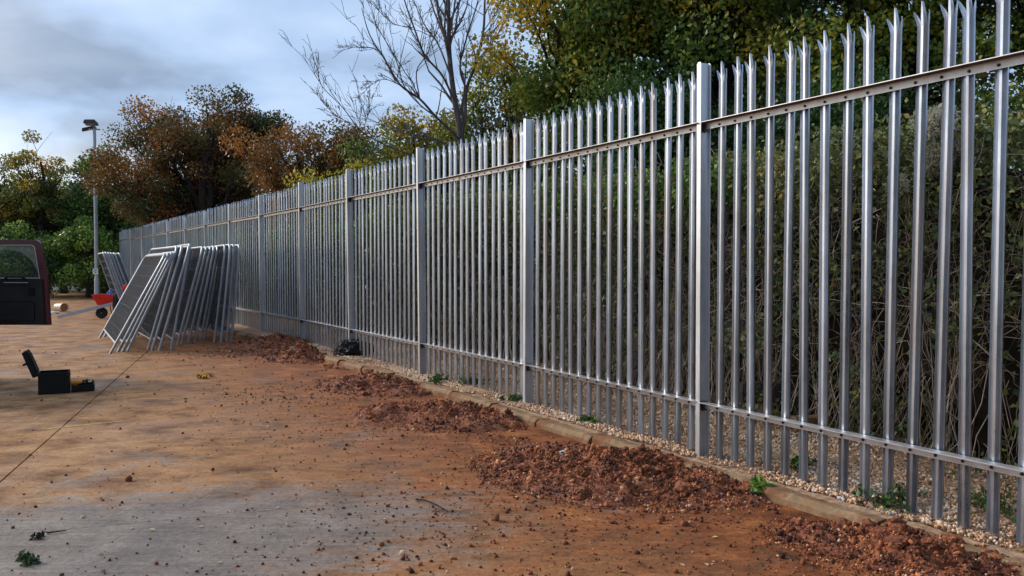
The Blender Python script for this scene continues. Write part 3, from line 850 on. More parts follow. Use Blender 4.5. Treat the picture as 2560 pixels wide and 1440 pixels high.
make_tree('holly_tree', 'low dark evergreen in front of the oaks, just above the pale tips', (2.5, 13.6, .2), 1.4, .14, (2.5, 13.6, 3.9), (1.5, 1.2, 1.25), 46, 20000, .075, M_GREEN, .35, 25, .16, .12, (.4, .7))
make_tree('holly_tree', 'dark evergreen behind the thicket, nearest the third post from the right', (4.7, 12.2, .2), 1.2, .12, (4.8, 12.4, 3.5), (1.5, 1.3, 1.2), 40, 18000, .07, M_GREEN, .30, 26, .16, .12, (.4, .7))
make_tree('background_tree', 'large shaded tree deep in the belt behind the oaks', (7.5, 21.5, .2), 3, .3, (7.5, 21.5, 6.0), (5.6, 2.2, 4.6), 120, 26000, .16, M_GREEN, .35, 27, .2, .12, (.7, 1.2))
make_tree('background_tree', 'shaded tree deep behind the bare tree', (-.4, 25, .2), 2, .25, (-.2, 25, 3.6), (4.2, 2.0, 2.6), 80, 17000, .16, M_OAK, .45, 28, .2, .12, (.6, 1.0))
# --- shrubs round the bare tree
make_tree('hazel_shrub', 'yellowing shrub at the foot of the bare tree, left side', (-1.9, 19.6, .2), .6, .08, (-1.9, 19.6, 3.6), (1.6, 1.1, 2.0), 60, 19000, .085, M_YELLOW, .30, 31, .2, .14, (.35, .65), stems=4, cat='shrub', tint_dir=(.1, 0, .12))
make_tree('hazel_shrub', 'orange-tinged shrub at the foot of the bare tree, right side', (-.2, 18.2, .2), .6, .08, (-.1, 18.6, 4.1), (1.5, 1.1, 2.7), 64, 21000, .085, M_OAK, .52, 32, .2, .14, (.35, .65), stems=4, cat='shrub')
make_tree('hazel_shrub', 'low green shrub behind the fence left of the bare tree', (-3.6, 19.5, .2), .5, .07, (-3.5, 19.4, 3.0), (1.7, 1.0, 1.5), 50, 14000, .08, M_OAK, .48, 33, .18, .12, (.35, .6), stems=4, cat='shrub')
# --- rust trees in the middle distance
make_tree('field_maple', 'wide rust-brown autumn tree with dark branches above the far fence', (-13.0, 33.0, .1), 1.2, .30, (-12.9, 33.0, 5.6), (4.0, 2.6, 2.7), 165, 54000, .105, M_RUST, .46, 41, .24, .10, (.5, .95), stems=5, shell=.42, tint_dir=(-.06, 0, .05), extra=[tuple(at(x, y, 33)) + (.62,) for x, y in ((245, 395), (235, 400), (262, 420), (230, 445), (250, 462), (285, 400), (215, 425))])
make_tree('field_maple', 'olive-topped maple crown rising out of the rust tree', (-11.6, 34.6, .1), 2.2, .26, (-11.7, 34.4, 7.0), (1.9, 1.6, 2.2), 46, 18000, .12, M_RUST, .26, 42, .18, .14, (.5, .9), stems=3)
make_tree('field_maple', 'smaller rust and olive tree between the rust tree and bare tree', (-6.6, 27.5, .1), 1.2, .2, (-6.2, 27.5, 4.3), (3.3, 2.0, 2.3), 124, 46000, .10, M_RUST, .50, 43, .2, .14, (.5, .85), stems=4)
make_tree('background_tree', 'dark green tree filling behind the far fence', (-10.5, 40, .1), 1.5, .25, (-10.5, 40, 3.2), (6.5, 2, 2.6), 100, 17000, .2, M_GREEN, .5, 44, .2, .12, (.7, 1.2), stems=3)
# --- left end of the yard
make_tree('ash_tree', 'thin yellow-leaved tree with a spindly top at the far left', (-23.6, 40.5, .1), 3.0, .22, (-23.7, 40.5, 5.5), (1.7, 1.5, 2.7), 40, 7000, .13, M_YELLOW, .42, 51, .15, .14, (.3, .6), tint_dir=(0, 0, .15))
make_tree('ash_tree', 'grey-green tree behind the lamp column', (-20.6, 41.0, .1), 2.4, .24, (-20.9, 41, 4.6), (2.1, 1.8, 2.5), 66, 22000, .125, M_IVY, .5, 52, .18, .14, (.5, .85))
make_tree('ash_tree', 'yellow-green tree at the left edge behind the van door', (-26.8, 41.5, .1), 2.0, .24, (-26.2, 41.5, 4.3), (3.0, 1.8, 2.5), 84, 26000, .13, M_YELLOW, .18, 53, .18, .14, (.5, .9))
make_tree('ash_tree', 'dense olive-green tree filling the gap between the yellow tree and lamp column', (-24.4, 43.5, .1), 2.0, .24, (-24.2, 43.5, 4.1), (2.3, 1.6, 2.8), 70, 22000, .13, M_IVY, .62, 59, .15, .13, (.5, .9))
make_tree('hedge_shrub', 'dense green shrub with yellow tips behind the lamp column', (-20.3, 38.2, .1), .4, .09, (-20.3, 38.2, 1.9), (1.7, 1.1, 1.85), 54, 17000, .12, M_IVY, .68, 54, .2, .14, (.4, .75), stems=5, cat='shrub')
make_tree('hedge_shrub', 'dark shrub in the end hedge right of the van door', (-23.3, 38.4, .1), .4, .09, (-23.3, 38.4, 1.7), (1.8, 1.1, 1.9), 54, 16000, .12, M_IVY, .52, 55, .18, .14, (.4, .75), stems=5, cat='shrub')
make_tree('hedge_shrub', 'green shrub in the end hedge seen through the van door window', (-26.6, 38.6, .1), .4, .09, (-26.6, 38.6, 1.8), (1.9, 1.1, 2.0), 54, 15000, .12, M_IVY, .6, 56, .18, .14, (.4, .75), stems=5, cat='shrub')
make_tree('hedge_shrub', 'shrub filling the corner where the fence ends', (-17.6, 39.0, .1), .4, .09, (-17.4, 39.0, 1.9), (1.8, 1.1, 2.0), 54, 16000, .12, M_IVY, .45, 57, .2, .14, (.4, .75), stems=5, cat='shrub')
make_tree('background_tree', 'dim wooded mass behind the end hedge', (-24, 47, .1), 1.5, .25, (-23, 47, 3.0), (9, 2, 3.4), 130, 20000, .24, M_GREEN, .5, 58, .2, .12, (.8, 1.3), stems=3)

# --- the bare tree
bare = empty('bare_tree', (-1.10, 17.0, .2))
tag(bare, 'leafless grey tree with fanning branches behind the fence', 'tree')
BB = np.array(bare.location); rr = random.Random(5)
mb_t = MB(); mb_b = MB(); mb_w = MB()
DEP = 17.0
limbs = [  # pixel path, start radius, end radius, depth change along the limb
    ([(1158, 470), (1152, 344), (1135, 240), (1124, 144), (1122, 60), (1121, -60)], .13, .045, 0.2),
    ([(1150, 345), (1162, 296), (1166, 225), (1190, 155), (1208, 80), (1212, 0), (1214, -60)], .075, .025, .8),
    ([(1166, 225), (1150, 170), (1165, 100), (1190, 20), (1205, -40)], .04, .014, -.6),
    ([(1148, 350), (1131, 330), (1090, 292), (1049, 247), (1001, 213), (966, 155), (925, 89), (904, 20)], .055, .009, -1.6),
    ([(1001, 213), (983, 192), (946, 127), (900, 119), (870, 117)], .020, .007, -.6),
    ([(1049, 247), (1041, 180), (1066, 138), (1085, 90), (1100, 20)], .026, .01, .9),
    ([(1135, 250), (1104, 186), (1062, 138), (1035, 69), (1011, 0), (1005, -40)], .042, .014, -1.0),
    ([(1130, 200), (1095, 110), (1060, 60), (1030, -10)], .036, .012, 1.2),
    ([(1127, 160), (1105, 60), (1090, -20)], .03, .012, .9),
    ([(1124, 120), (1140, 60), (1152, -10)], .03, .012, -.5),
    ([(1190, 155), (1235, 100), (1268, 45), (1290, 5)], .024, .008, .6),
    ([(1208, 80), (1240, 30), (1262, -20)], .018, .008, -.5),
    ([(1090, 292), (1050, 262), (1010, 215), (990, 150), (958, 92), (935, 60)], .030, .008, 1.2),
    ([(1060, 395), (994, 375), (925, 344), (890, 313), (856, 268), (811, 223), (787, 186)], .030, .006, -1.2),
    ([(890, 313), (845, 292), (812, 262), (790, 232)], .014, .006, -.4),
    ([(905, 330), (922, 280), (925, 235)], .012, .005, .4),
    ([(1001, 213), (960, 198), (925, 215), (895, 248)], .016, .006, .5),
    ([(1140, 370), (1080, 345), (1000, 330), (930, 300), (870, 272)], .022, .006, .9),
    ([(1150, 375), (1200, 330), (1260, 310), (1300, 312)], .020, .006, -.8),
    ([(1150, 390), (1090, 350), (1040, 352), (960, 370)], .02, .007, -.9),
    ([(1035, 69), (985, 60), (950, 30), (925, 5)], .014, .006, .5),
]
def limb_pts(path, dd):
    pts = []
    n = len(path)
    for k, (x, y) in enumerate(path):
        pts.append(at(x, y, DEP + dd * (k / (n - 1)) ** 1.3))
    # resample with a Catmull-Rom curve
    out = []
    P = [pts[0] * 2 - pts[1]] + pts + [pts[-1] * 2 - pts[-2]]
    for i in range(1, len(P) - 2):
        for s in range(4):
            u = s / 4
            out.append(.5 * ((2 * P[i]) + (-P[i - 1] + P[i + 1]) * u + (2 * P[i - 1] - 5 * P[i] + 4 * P[i + 1] - P[i + 2]) * u * u + (-P[i - 1] + 3 * P[i] - 3 * P[i + 1] + P[i + 2]) * u ** 3))
    out.append(pts[-1])
    return np.array([tuple(p) for p in out])
def twigs(pts, rads, lvl, mbx):
    n = len(pts)
    cnt = (13 if lvl == 0 else 4)
    ln = np.linalg.norm(pts[-1] - pts[0])
    for _ in range(cnt):
        k = rr.randrange(max(1, n // 4), n - 1)
        tdir = pts[k + 1] - pts[k]; tdir /= np.linalg.norm(tdir) + 1e-9
        v = tdir + np.array([rr.gauss(0, .45), rr.gauss(0, .5), rr.gauss(.22, .35)])
        v /= np.linalg.norm(v)
        le = ln * rr.uniform(.16, .46) * (1 if lvl == 0 else .9)
        q = curve(pts[k], pts[k] + v * le, rr.uniform(-.03, .06), 7, .025, rr)
        r0 = max(.005, rads[k] * .55)
        mbx.tube(q - BB, np.linspace(r0, .0035, 7), 4, False)
        if lvl < 1: twigs(q, np.linspace(r0, .0035, 7), lvl + 1, mbx)
for i, (path, r0, r1, dd) in enumerate(limbs):
    pts = limb_pts(path, dd)
    if i == 0: pts = np.vstack([[BB + np.array([.02, 0, -.3])], pts])
    rads = (np.linspace(1, 0, len(pts)) ** .8 * (r0 - r1) + r1) * .60
    (mb_t if i == 0 else mb_b).tube(pts - BB, rads, 8 if r0 > .03 else 5)
    twigs(pts, rads, 0, mb_w)
mb_t.build('trunk', M_BARE, bare, smooth=True)
mb_b.build('branches', M_BARE, bare, smooth=True)
tag(mb_w.build('twigs', M_BARE, bare), kind='stuff')

# ================================================================== thicket behind the fence
def hedge_h(t): return 2.55 + .22 * mnoise.noise(Vector((t * .55, 4, 0))) + .12 * mnoise.noise(Vector((t * 1.7, 8, 0)))
def face(t, z): return .30 * mnoise.noise(Vector((t * .75, z * .8, 1.5))) + .14 * mnoise.noise(Vector((t * 2.1, z * 2.0, 6.5)))
def thicket(name, label, t0, t1, nleaf, lsize, nstem, base_t, seed, lm, w0=1.25, hs=1.0):
    rr = random.Random(seed)
    p0 = fence_pt((t0 + t1) / 2, w0 + .5); B = np.array([p0[0], p0[1], .1])
    root = empty(name, B); tag(root, label, 'thicket', 'bramble thickets behind the fence')
    # added opaque dark mass inside the hedge, there to block light
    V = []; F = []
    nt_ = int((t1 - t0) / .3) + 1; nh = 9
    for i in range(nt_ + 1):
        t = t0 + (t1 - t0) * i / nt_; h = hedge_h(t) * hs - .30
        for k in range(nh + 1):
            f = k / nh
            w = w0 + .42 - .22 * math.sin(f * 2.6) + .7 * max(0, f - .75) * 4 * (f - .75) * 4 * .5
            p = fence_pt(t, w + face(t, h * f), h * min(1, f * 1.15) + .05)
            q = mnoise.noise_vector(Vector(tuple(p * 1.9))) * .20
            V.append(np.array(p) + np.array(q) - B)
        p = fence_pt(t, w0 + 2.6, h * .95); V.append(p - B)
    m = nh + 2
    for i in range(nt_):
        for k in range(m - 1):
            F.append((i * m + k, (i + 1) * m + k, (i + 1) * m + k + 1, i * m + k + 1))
    new_obj('light_block_core', np_mesh('light_block_core', V, np.array(F), M_CORE, smooth=False), root)
    # leaves on face and top
    P = []; S = []; T = []
    while len(P) < nleaf:
        t = rr.uniform(t0, t1); h = hedge_h(t) * hs
        if rr.random() < .30:
            w = w0 + rr.uniform(.15, 1.8); z = h + rr.gauss(-.12, .13); top = 1
        else:
            z = h * (1 - rr.random() ** 1.25 * .97); top = max(0, (z / h - .72) / .28)
            w = w0 + rr.gauss(.06, .17) - .25 * max(0, math.sin(z / h * 2.9)) * rr.random()
        w += face(t, z)
        p = fence_pt(t, w, z + .08)
        d_ = mnoise.noise(Vector((p[0] * 1.5, p[1] * 1.5, p[2] * 1.8))) + .5 * mnoise.noise(Vector((p[0] * 4, p[1] * 4, p[2] * 4)))
        keep = (.42 if z > 1.3 else .26) + .9 * top + .9 * d_
        if rr.random() > keep: continue
        P.append(p - B); S.append(lsize * rr.uniform(.55, 1.3))
        T.append(min(1, max(0, base_t + .22 * top + .25 * d_ + rr.gauss(0, .14))))
    new_obj('leaves', scatter('leaves', LEAF_V, LEAF_F, np.array(P), S, T, lm, .15), root)
    # canes: arching above, straight and dry below
    segs = []; tints = []; mb = MB(); vt = []
    for _ in range(nstem):
        t = rr.uniform(t0, t1); h = hedge_h(t) * hs
        q = rr.random()
        if q < .38:      # straight dry stalks leaning from the foot
            a = fence_pt(t, w0 + rr.uniform(-.05, .35), .10)
            le = rr.uniform(.5, 1.5); b = fence_pt(t + rr.gauss(-.15, .35), w0 + rr.uniform(-.1, .3), .1 + le)
            pts = curve(a, b, rr.uniform(-.02, .05), 6, .035, rr); r0 = rr.uniform(.0018, .005) * (1.6 if rr.random() < .1 else 1); tn = min(1, max(0, rr.gauss(.68, .30)))
        elif q < .85:    # arching canes
            z = rr.uniform(.8, h); fo = face(t, z); a = fence_pt(t, w0 + fo + rr.uniform(-.05, .25), z)
            b = fence_pt(t + rr.gauss(0, .6), w0 + fo + rr.uniform(-.28, .12), z + rr.gauss(-.1, .38))
            pts = curve(a, b, rr.uniform(-.02, .18), 8, .085, rr); r0 = rr.uniform(.0014, .004) * (1.7 if rr.random() < .1 else 1); tn = min(1, max(0, rr.gauss(.68, .32)))
        else:            # hanging roots and vines
            z = rr.uniform(1.2, h); a = fence_pt(t, w0 - .05, z); b = fence_pt(t + rr.gauss(0, .15), w0 + rr.uniform(-.2, .1), z - rr.uniform(.5, 1.2))
            pts = curve(a, b, 0, 7, .05, rr); r0 = rr.uniform(.002, .004); tn = rr.uniform(.2, .7)
        n0 = mb.n; mb.tube(pts - B, np.linspace(r0, r0 * .5, len(pts)), 3, False); vt += [tn] * (mb.n - n0)
    me = np_mesh('canes', np.concatenate(mb.v), np.array(mb.q), M_STEM, tint=vt)
    tag(new_obj('canes', me, root), kind='stuff')
    return root
thicket('bramble_thicket', 'bramble thicket with tangled dry canes behind the nearest fence bay', -5.2, .6, 32000, .055, 1600, .50, 61, M_BRAM)
thicket('bramble_thicket', 'ivy-topped bramble thicket with pale dry stalks behind the second fence bay', .6, 4.2, 18000, .055, 1500, .48, 62, M_BRAM)
thicket('bramble_thicket', 'leafier bramble thicket behind the third and fourth fence bays', 4.2, 10, 22000, .065, 600, .45, 63, M_BRAM)
thicket('bramble_thicket', 'far bramble thicket behind the distant part of the fence', 10, 37, 34000, .10, 500, .40, 64, M_IVY, hs=.95)

def leaf_patch(name, label, cat, spots, n, size, lm, base_t, seed, group=None, sdl=.15, parts='leaves', up=True):
    """spots: (x,y,z,r)"""
    B = np.array(spots[0][:3], float); B[2] = min(s[2] for s in spots)
    root = empty(name, B); tag(root, label, cat, group)
    P, S, T = leaf_cloud(spots, n, size, base_t, .1, sdl, .8)
    new_obj(parts, scatter(parts, LEAF_V, LEAF_F, P - B, S, T, lm, .15), root)
    mb = MB(); rr = random.Random(seed)
    for s in spots:
        for _ in range(3):
            a = np.array([s[0] + rr.gauss(0, .15 * s[3]), s[1] + rr.gauss(0, .15 * s[3]), s[2] - s[3] * (.8 if up else .2)]); b = np.array(s[:3]) + np.array([rr.gauss(0, 1), rr.gauss(0, 1), rr.gauss(.5, .5)]) * s[3] * .6
            mb.tube(curve(a, b, .02, 5, .06, rr) - B, np.linspace(.004, .002, 5), 3, False)
    tag(mb.build('stems', M_BARK, root), kind='stuff')
    return root
sp = []
for k in range(26):
    t = random.uniform(.9, 4.6); w = random.uniform(1.05, 1.5); p = fence_pt(t, w, hedge_h(t) - random.uniform(-.05, .35)); sp.append((p[0], p[1], p[2], random.uniform(.16, .30)))
leaf_patch('ivy', 'bright green ivy spilling over the thicket top, centre right behind the fence', 'ivy', sp, 4600, .065, M_IVY, .68, 71)
sp = []
for k in range(16):
    p = at(2290 + random.gauss(60, 75), 385 + random.gauss(0, 38), 5.9 + random.uniform(-.15, .2)); sp.append((p.x, p.y, p.z, random.uniform(.06, .15)))
leaf_patch('clematis', 'pale fluffy seed heads of wild clematis atop the thicket at right', 'clematis', sp, 7000, .020, M_SEED, .6, 72, parts='seed_heads')
# weeds
def weed(label, x, y, z, r, n, size, base_t, seed, lm=M_IVY, up=True):
    rr = random.Random(seed)
    leaf_patch('weed', label, 'weed', [(x + rr.gauss(0, r * .6), y + rr.gauss(0, r * .6), z + r * .30 * rr.uniform(.5, 1.2), r * rr.uniform(.35, .75)) for _ in range(7)], n, size, lm, base_t, seed, 'weeds at the kerb and fence foot', up=up)
p = ground(1900, 1240); weed('bright green weed growing against the kerb beside the largest soil heap', p.x + .03, p.y + .03, .03, .08, 120, .075, .72, 81)
for i, (t, w, r, lab) in enumerate([(1.55, -.02, .10, 'low weeds at the pale feet behind the largest soil heap'), (2.95, -.08, .09, 'low weeds at the foot of the second post from the right'),
                                   (-1.55, .12, .17, 'spreading ivy weeds under the lower rail near the right edge'), (-.75, .30, .13, 'small dark weeds on the gravel behind the nearest pales'),
                                   (-2.0, .42, .20, 'leafy weeds behind the pales at the bottom right corner'), (4.7, -.15, .12, 'grey-green weeds on the kerb before the third post'), (4.2, .1, .12, 'weeds at pale feet left of the second post')]):
    p = fence_pt(t, w); weed(lab, p[0], p[1], strip_z(t, max(0, w)), r, int(90 + r * 500), .045, .36, 82 + i)
p = ground(512, 945); weed('tuft of yellow leaves lying alone on the concrete', p.x, p.y, 0, .08, 70, .05, .6, 95, M_YELLOW, up=False)
p = ground(70, 1408); weed('torn-up dark green weed lying at the bottom left corner', p.x, p.y, 0, .05, 60, .05, .25, 96, up=False)
p = ground(95, 1345); weed('withered brown-green scrap of weed above the torn-up weed', p.x, p.y, 0, .03, 18, .03, .1, 97, M_LITTER, up=False)

# ================================================================== mesh fence panels
PH, PL = 2.0, 3.5
def panel_meshes():
    r = .024
    pts = [(0, 0, 0), (0, 0, .5), (0, 0, 1.0), (0, 0, PH - .16)]
    for k in range(1, 7):
        a = k / 6 * math.pi / 2; pts.append((.16 - .16 * math.cos(a), 0, PH - .16 + .16 * math.sin(a)))
    right = [(PL - x, y, z) for x, y, z in reversed(pts)]
    fr = MB().tube(pts + right, r, 8).mesh('tube_frame', M_TUBE, smooth=True)
    bt = MB().tube([(0, 0, .2), (PL / 2, 0, .2), (PL, 0, .2)], .015, 8).mesh('bottom_rail', M_TUBE, smooth=True)
    mb = MB()
    nv = int(PL / .034)
    for k in range(1, nv):
        x = PL * k / nv
        mb.tube([(x, 0, .2), (x, 0, PH - .02)], .0023, 3, False)
    for k in range(1, 8):
        z = .2 + (PH - .22) * k / 8
        mb.tube([(0, .004, z), (PL, .004, z)], .0024, 4, False)
    wr = mb.mesh('wire_mesh', M_WIRE)
    return fr, bt, wr
PFR, PBT, PWR = panel_meshes()
ORD = ['first', 'second', 'third', 'fourth', 'fifth', 'sixth', 'seventh', 'eighth', 'ninth', 'tenth', 'eleventh', 'twelfth', 'thirteenth', 'fourteenth', 'fifteenth', 'sixteenth', 'seventeenth', 'eighteenth', 'nineteenth']
def panel(foot, lean, label, group, rz_extra=0.0, roll=0.0):
    """foot: near foot on the ground; lean in metres of the top towards the fence (+) or the yard (-)"""
    an = math.atan2(math.cos(TH), -math.sin(TH)) + rz_extra       # local x runs away along the fence, local y towards the yard
    root = empty('mesh_panel', foot)
    root.rotation_mode = 'XYZ'
    root.rotation_euler = (math.asin(max(-.9, min(.9, lean / PH))), 0, an)
    # local y points to the yard; a positive X turn tips the top to -y, the fence
    tag(root, label, 'fence panel', group)
    for nme, me in (('tube_frame', PFR), ('bottom_rail', PBT), ('wire_mesh', PWR)):
        new_obj(nme, me, root)
    return root
zfeet = [(205, 1370), (290, 1352), (345, 1347), (400, 1340), (630, 1325), (675, 1330), (755, 1340), (890, 1325), (960, 1270), (1010, 1255), (1085, 1245), (1150, 1245), (1225, 1212), (1265, 1205), (1375, 1240), (1450, 1250), (1515, 1240), (1570, 1228)]
ztops = [828, 872, 908, 938, 968, 1022, 1100, 1112, 1252, 1297, 1345, 1382, 1422, 1458, 1506, 1562, 1604, 1668]
cs, sn = math.cos(TH), math.sin(TH)
for i, ((fx, fy), txz) in enumerate(zip(zfeet, ztops)):
    f = ground(230 + fx / 4.5, 580 + fy / 4.5)
    k = (230 + txz / 4.5 - 1280) / F_PX
    # foot + Lm*(cos,sin) must be seen at k
    Lm = (k * f.y - f.x) / (cs - k * sn)
    if i == 0: lab = 'leftmost and most tilted mesh fence panel of the big leaning stack'
    elif i == len(zfeet) - 1: lab = 'rightmost and most upright mesh fence panel of the big leaning stack'
    else: lab = ORD[i] + ' mesh fence panel from the left in the big leaning stack'
    panel(f, Lm, lab, 'mesh panels in the big leaning stack', random.gauss(0, .018) if i else 0)
ltop = [259, 266, 272, 279, 287, 299]; lfoot = [318, 324, 331, 339, 349, 360]
for i, (tx, fx) in enumerate(zip(ltop, lfoot)):
    Yf = 22.2 + .12 * i
    f = Vector(((fx - 1280) / F_PX * Yf, Yf, 0)); k = (tx - 1280) / F_PX
    Lm = (k * f.y - f.x) / (cs - k * sn)
    lab = ('leftmost' if i == 0 else 'rightmost' if i == 5 else ORD[i] + ' from left') + ' mesh fence panel of the small rear stack tilting away left'
    panel(f, Lm, lab, 'mesh panels in the small rear stack', random.gauss(0, .015))

# ================================================================== black sack on the kerb
sackc = ground(884, 886, .08)
sack = empty('black_sack', sackc); tag(sack, 'crumpled black plastic sack on the kerb at the fence foot', 'sack')
bm = bmesh.new(); bmesh.ops.create_icosphere(bm, subdivisions=5, radius=1)
for v in bm.verts:
    p = v.co.copy()
    n_ = fbm(p * 1.6 + Vector((3, 1, 7)), 3) * .30 + abs(mnoise.noise(p * 4.5)) * .22 + abs(mnoise.noise(p * 11)) * .08
    v.co = Vector((p.x * .31, p.y * .22, max(-.02, p.z * .17 + .06))) * (1 + n_)
    if v.co.z < .0: v.co.z = -.03
me = bpy.data.meshes.new('bag'); bm.to_mesh(me); bm.free(); me.materials.append(M_SACK)
new_obj('bag', me, sack, rot=(0, 0, R(-12)))
mb = MB(); rr = random.Random(3)
for k in range(7):
    a = np.array([rr.uniform(-.05, .12), rr.uniform(-.06, .06), .17]); b = a + np.array([rr.gauss(0, .06), rr.gauss(0, .05), rr.uniform(.03, .08)])
    mb.tube(curve(a, b, .01, 4, .1, rr), [.018, .014, .012, .004], 5)
mb.build('tied_neck', M_SACK, sack)

# ================================================================== tool case, lid open
p = ground(137, 981)
case = empty('tool_case', p, R(26)); tag(case, 'open black tool case with raised lid on the concrete at left', 'tool case')
w, dpt, h = .335, .30, .265
mb = MB()
mb.box((0, 0, .006), (w, dpt, .012)); tk = .014
mb.box((0, -dpt / 2 + tk / 2, h / 2 + .006), (w, tk, h - .012)); mb.box((0, dpt / 2 - tk / 2, h / 2 + .006), (w, tk, h - .012))
mb.box((-w / 2 + tk / 2, 0, h / 2 + .006), (tk, dpt - 2 * tk - .002, h - .012)); mb.box((w / 2 - tk / 2, 0, h / 2 + .006), (tk, dpt - 2 * tk - .002, h - .012))
cb = mb.build('case_body', M_BLACK, case, bevel=.004)
MB().box((0, -dpt / 2 - .004, h - .02), (w + .012, .012, .03)).build('rim', M_BLACK, cb, bevel=.003)
MB().box((w * .46, -dpt / 2 - .012, h - .016), (.03, .008, .05)).build('catch', M_GREYP, cb, bevel=.002)
lid = MB().box((0, 0, .165), (.062, dpt, .33)).box((.035, 0, .165), (.012, dpt - .05, .25)).build('lid', M_BLACK, case, bevel=.008, loc=(-w / 2 - .025, 0, h - .045), rot=(0, R(-20), 0))
MB().box((-.055, 0, .18), (.06, .10, .022)).box((-.035, .045, .18), (.02, .012, .05)).box((-.035, -.045, .18), (.02, .012, .05)).build('carry_handle', M_BLACK, lid, bevel=.004)
MB().tube([(-w / 2 - .008, -dpt / 2 + .02, h - .01), (-w / 2 - .008, dpt / 2 - .02, h - .01)], .010, 8).build('hinge', M_GREYP, case)
p = ground(208, 976)
tray = empty('tool_tray', p, R(26)); tag(tray, 'low black tray of tools on the concrete right of the open tool case', 'tool tray')
w2, d2, h2 = .255, .26, .085
mb = MB().box((0, 0, .005), (w2, d2, .010))
mb.box((0, -d2 / 2 + .006, h2 / 2 + .005), (w2, .012, h2 - .010)); mb.box((0, d2 / 2 - .006, h2 / 2 + .005), (w2, .012, h2 - .010))
mb.box((-w2 / 2 + .006, 0, h2 / 2 + .005), (.012, d2 - .026, h2 - .010)); mb.box((w2 / 2 - .006, 0, h2 / 2 + .005), (.012, d2 - .026, h2 - .010))
mb.box((.03, 0, h2 / 2), (.008, d2 - .026, h2 - .02))
mb.build('tray', M_BLACK, tray, bevel=.003)
drill = empty('cordless_drill', Vector(p) + Vector((-.065, -.02, .02)), R(25)); tag(drill, 'small orange power tool lying in the black tool tray', 'power tool')
MB().lathe([(.022, -.07), (.028, -.06), (.030, .03), (.022, .06)], 12, Matrix.Rotation(R(80), 3, 'Y'), (0, 0, .085)).build('motor_housing', M_ORANGE, drill, smooth=True)
MB().box((-.02, 0, .04), (.035, .03, .075)).build('grip', M_ORANGE, drill, bevel=.008)
MB().lathe([(.018, .06), (.016, .09), (.006, .11), (.004, .15)], 10, Matrix.Rotation(R(80), 3, 'Y'), (0, 0, .085)).build('chuck', M_BOLT, drill, smooth=True)
MB().box((-.02, 0, .008), (.06, .045, .022)).build('battery', M_BLACK, drill, bevel=.004)
tools = empty('hand_tools', Vector(p) + Vector((.05, 0, .02))); tag(tools, 'dark hand tools poking out of the black tool tray', 'tools')
for q, (x, y, l) in enumerate([(-.03, .02, .12), (0, -.03, .10), (.03, .05, .105)]):
    MB().tube([(x, y, 0), (x + .015, y + .01, l)], [.009, .012], 8).build('tool_handle', M_BLACK, tools)

# ================================================================== off-road car with its rear door open (the car itself stands left of the frame)
DY = 11.5
pr = at(127, 812, DY)           # lower right corner of the door
zb = pr.z; zt_ = at(100, 600, DY).z; zwaist = at(115, 697, DY).z
xr = pr.x; DW = 1.02
car = empty('off_road_car', (xr - DW, DY, 0)); tag(car, 'maroon off-road car at the left edge with its rear door swung open', 'car')
# local: origin at the door's hinge line on the ground; the door runs along +x, its lining faces -y
dn = DW; tx_ = at(105, 640, DY).x - (xr - DW)
wx = at(117, 697, DY).x - (xr - DW)
ro = .10
def rounded_top(x1, zt, r, n=6):
    return [(x1 - r + r * math.cos(a), zt - r + r * math.sin(a)) for a in [k / n * math.pi / 2 for k in range(n + 1)]]
outer = [(0, zb), (dn, zb), (wx + .012, zwaist)] + rounded_top(tx_ - .004, zt_, .08) + [(.04, zt_), (0, zt_ - .06)]
fwd = .05
inner = [(.09, zwaist + .01), (wx - .085, zwaist + .01)] + rounded_top(tx_ - .085, zt_ - .075, .06) + [(.10, zt_ - .075)]
def frame_mesh(outer, inner, y0, y1, name, m):
    """a plate with an opening: outer and inner loops are resampled by angle and bridged"""
    cxm = sum(p[0] for p in inner) / len(inner); czm = sum(p[1] for p in inner) / len(inner)
    def hit(poly, a):
        dx, dz = math.cos(a), math.sin(a); best = None
        for i in range(len(poly)):
            (x1, z1), (x2, z2) = poly[i], poly[(i + 1) % len(poly)]
            ex, ez = x2 - x1, z2 - z1; den = dx * ez - dz * ex
            if abs(den) < 1e-9: continue
            tt_ = ((x1 - cxm) * ez - (z1 - czm) * ex) / den; ss = ((x1 - cxm) * dz - (z1 - czm) * dx) / den
            if tt_ > 0 and -1e-6 <= ss <= 1 + 1e-6 and (best is None or tt_ < best): best = tt_
        return (cxm + dx * best, czm + dz * best)
    an = sorted([k / 72 * 2 * math.pi - math.pi for k in range(72)] + [math.atan2(p[1] - czm, p[0] - cxm) for p in outer + inner])
    n = len(an); V = []
    for y in (y0, y1):
        for poly in (outer, inner):
            for a in an:
                x, z = hit(poly, a); V.append((x, y, z))
    Q = []
    for i in range(n):
        j = (i + 1) % n
        Q += [(i, j, n + j, n + i), (2 * n + i, 3 * n + i, 3 * n + j, 2 * n + j), (i, 2 * n + i, 2 * n + j, j), (n + i, n + j, 3 * n + j, 3 * n + i)]
    mb = MB(); mb.add(V, Q); return mb
door = frame_mesh(outer, inner, -fwd / 2, fwd / 2, 'rear_door', M_MAROON).build('rear_door', M_MAROON, car)
door['label'] = 'open maroon rear door with black inner lining'
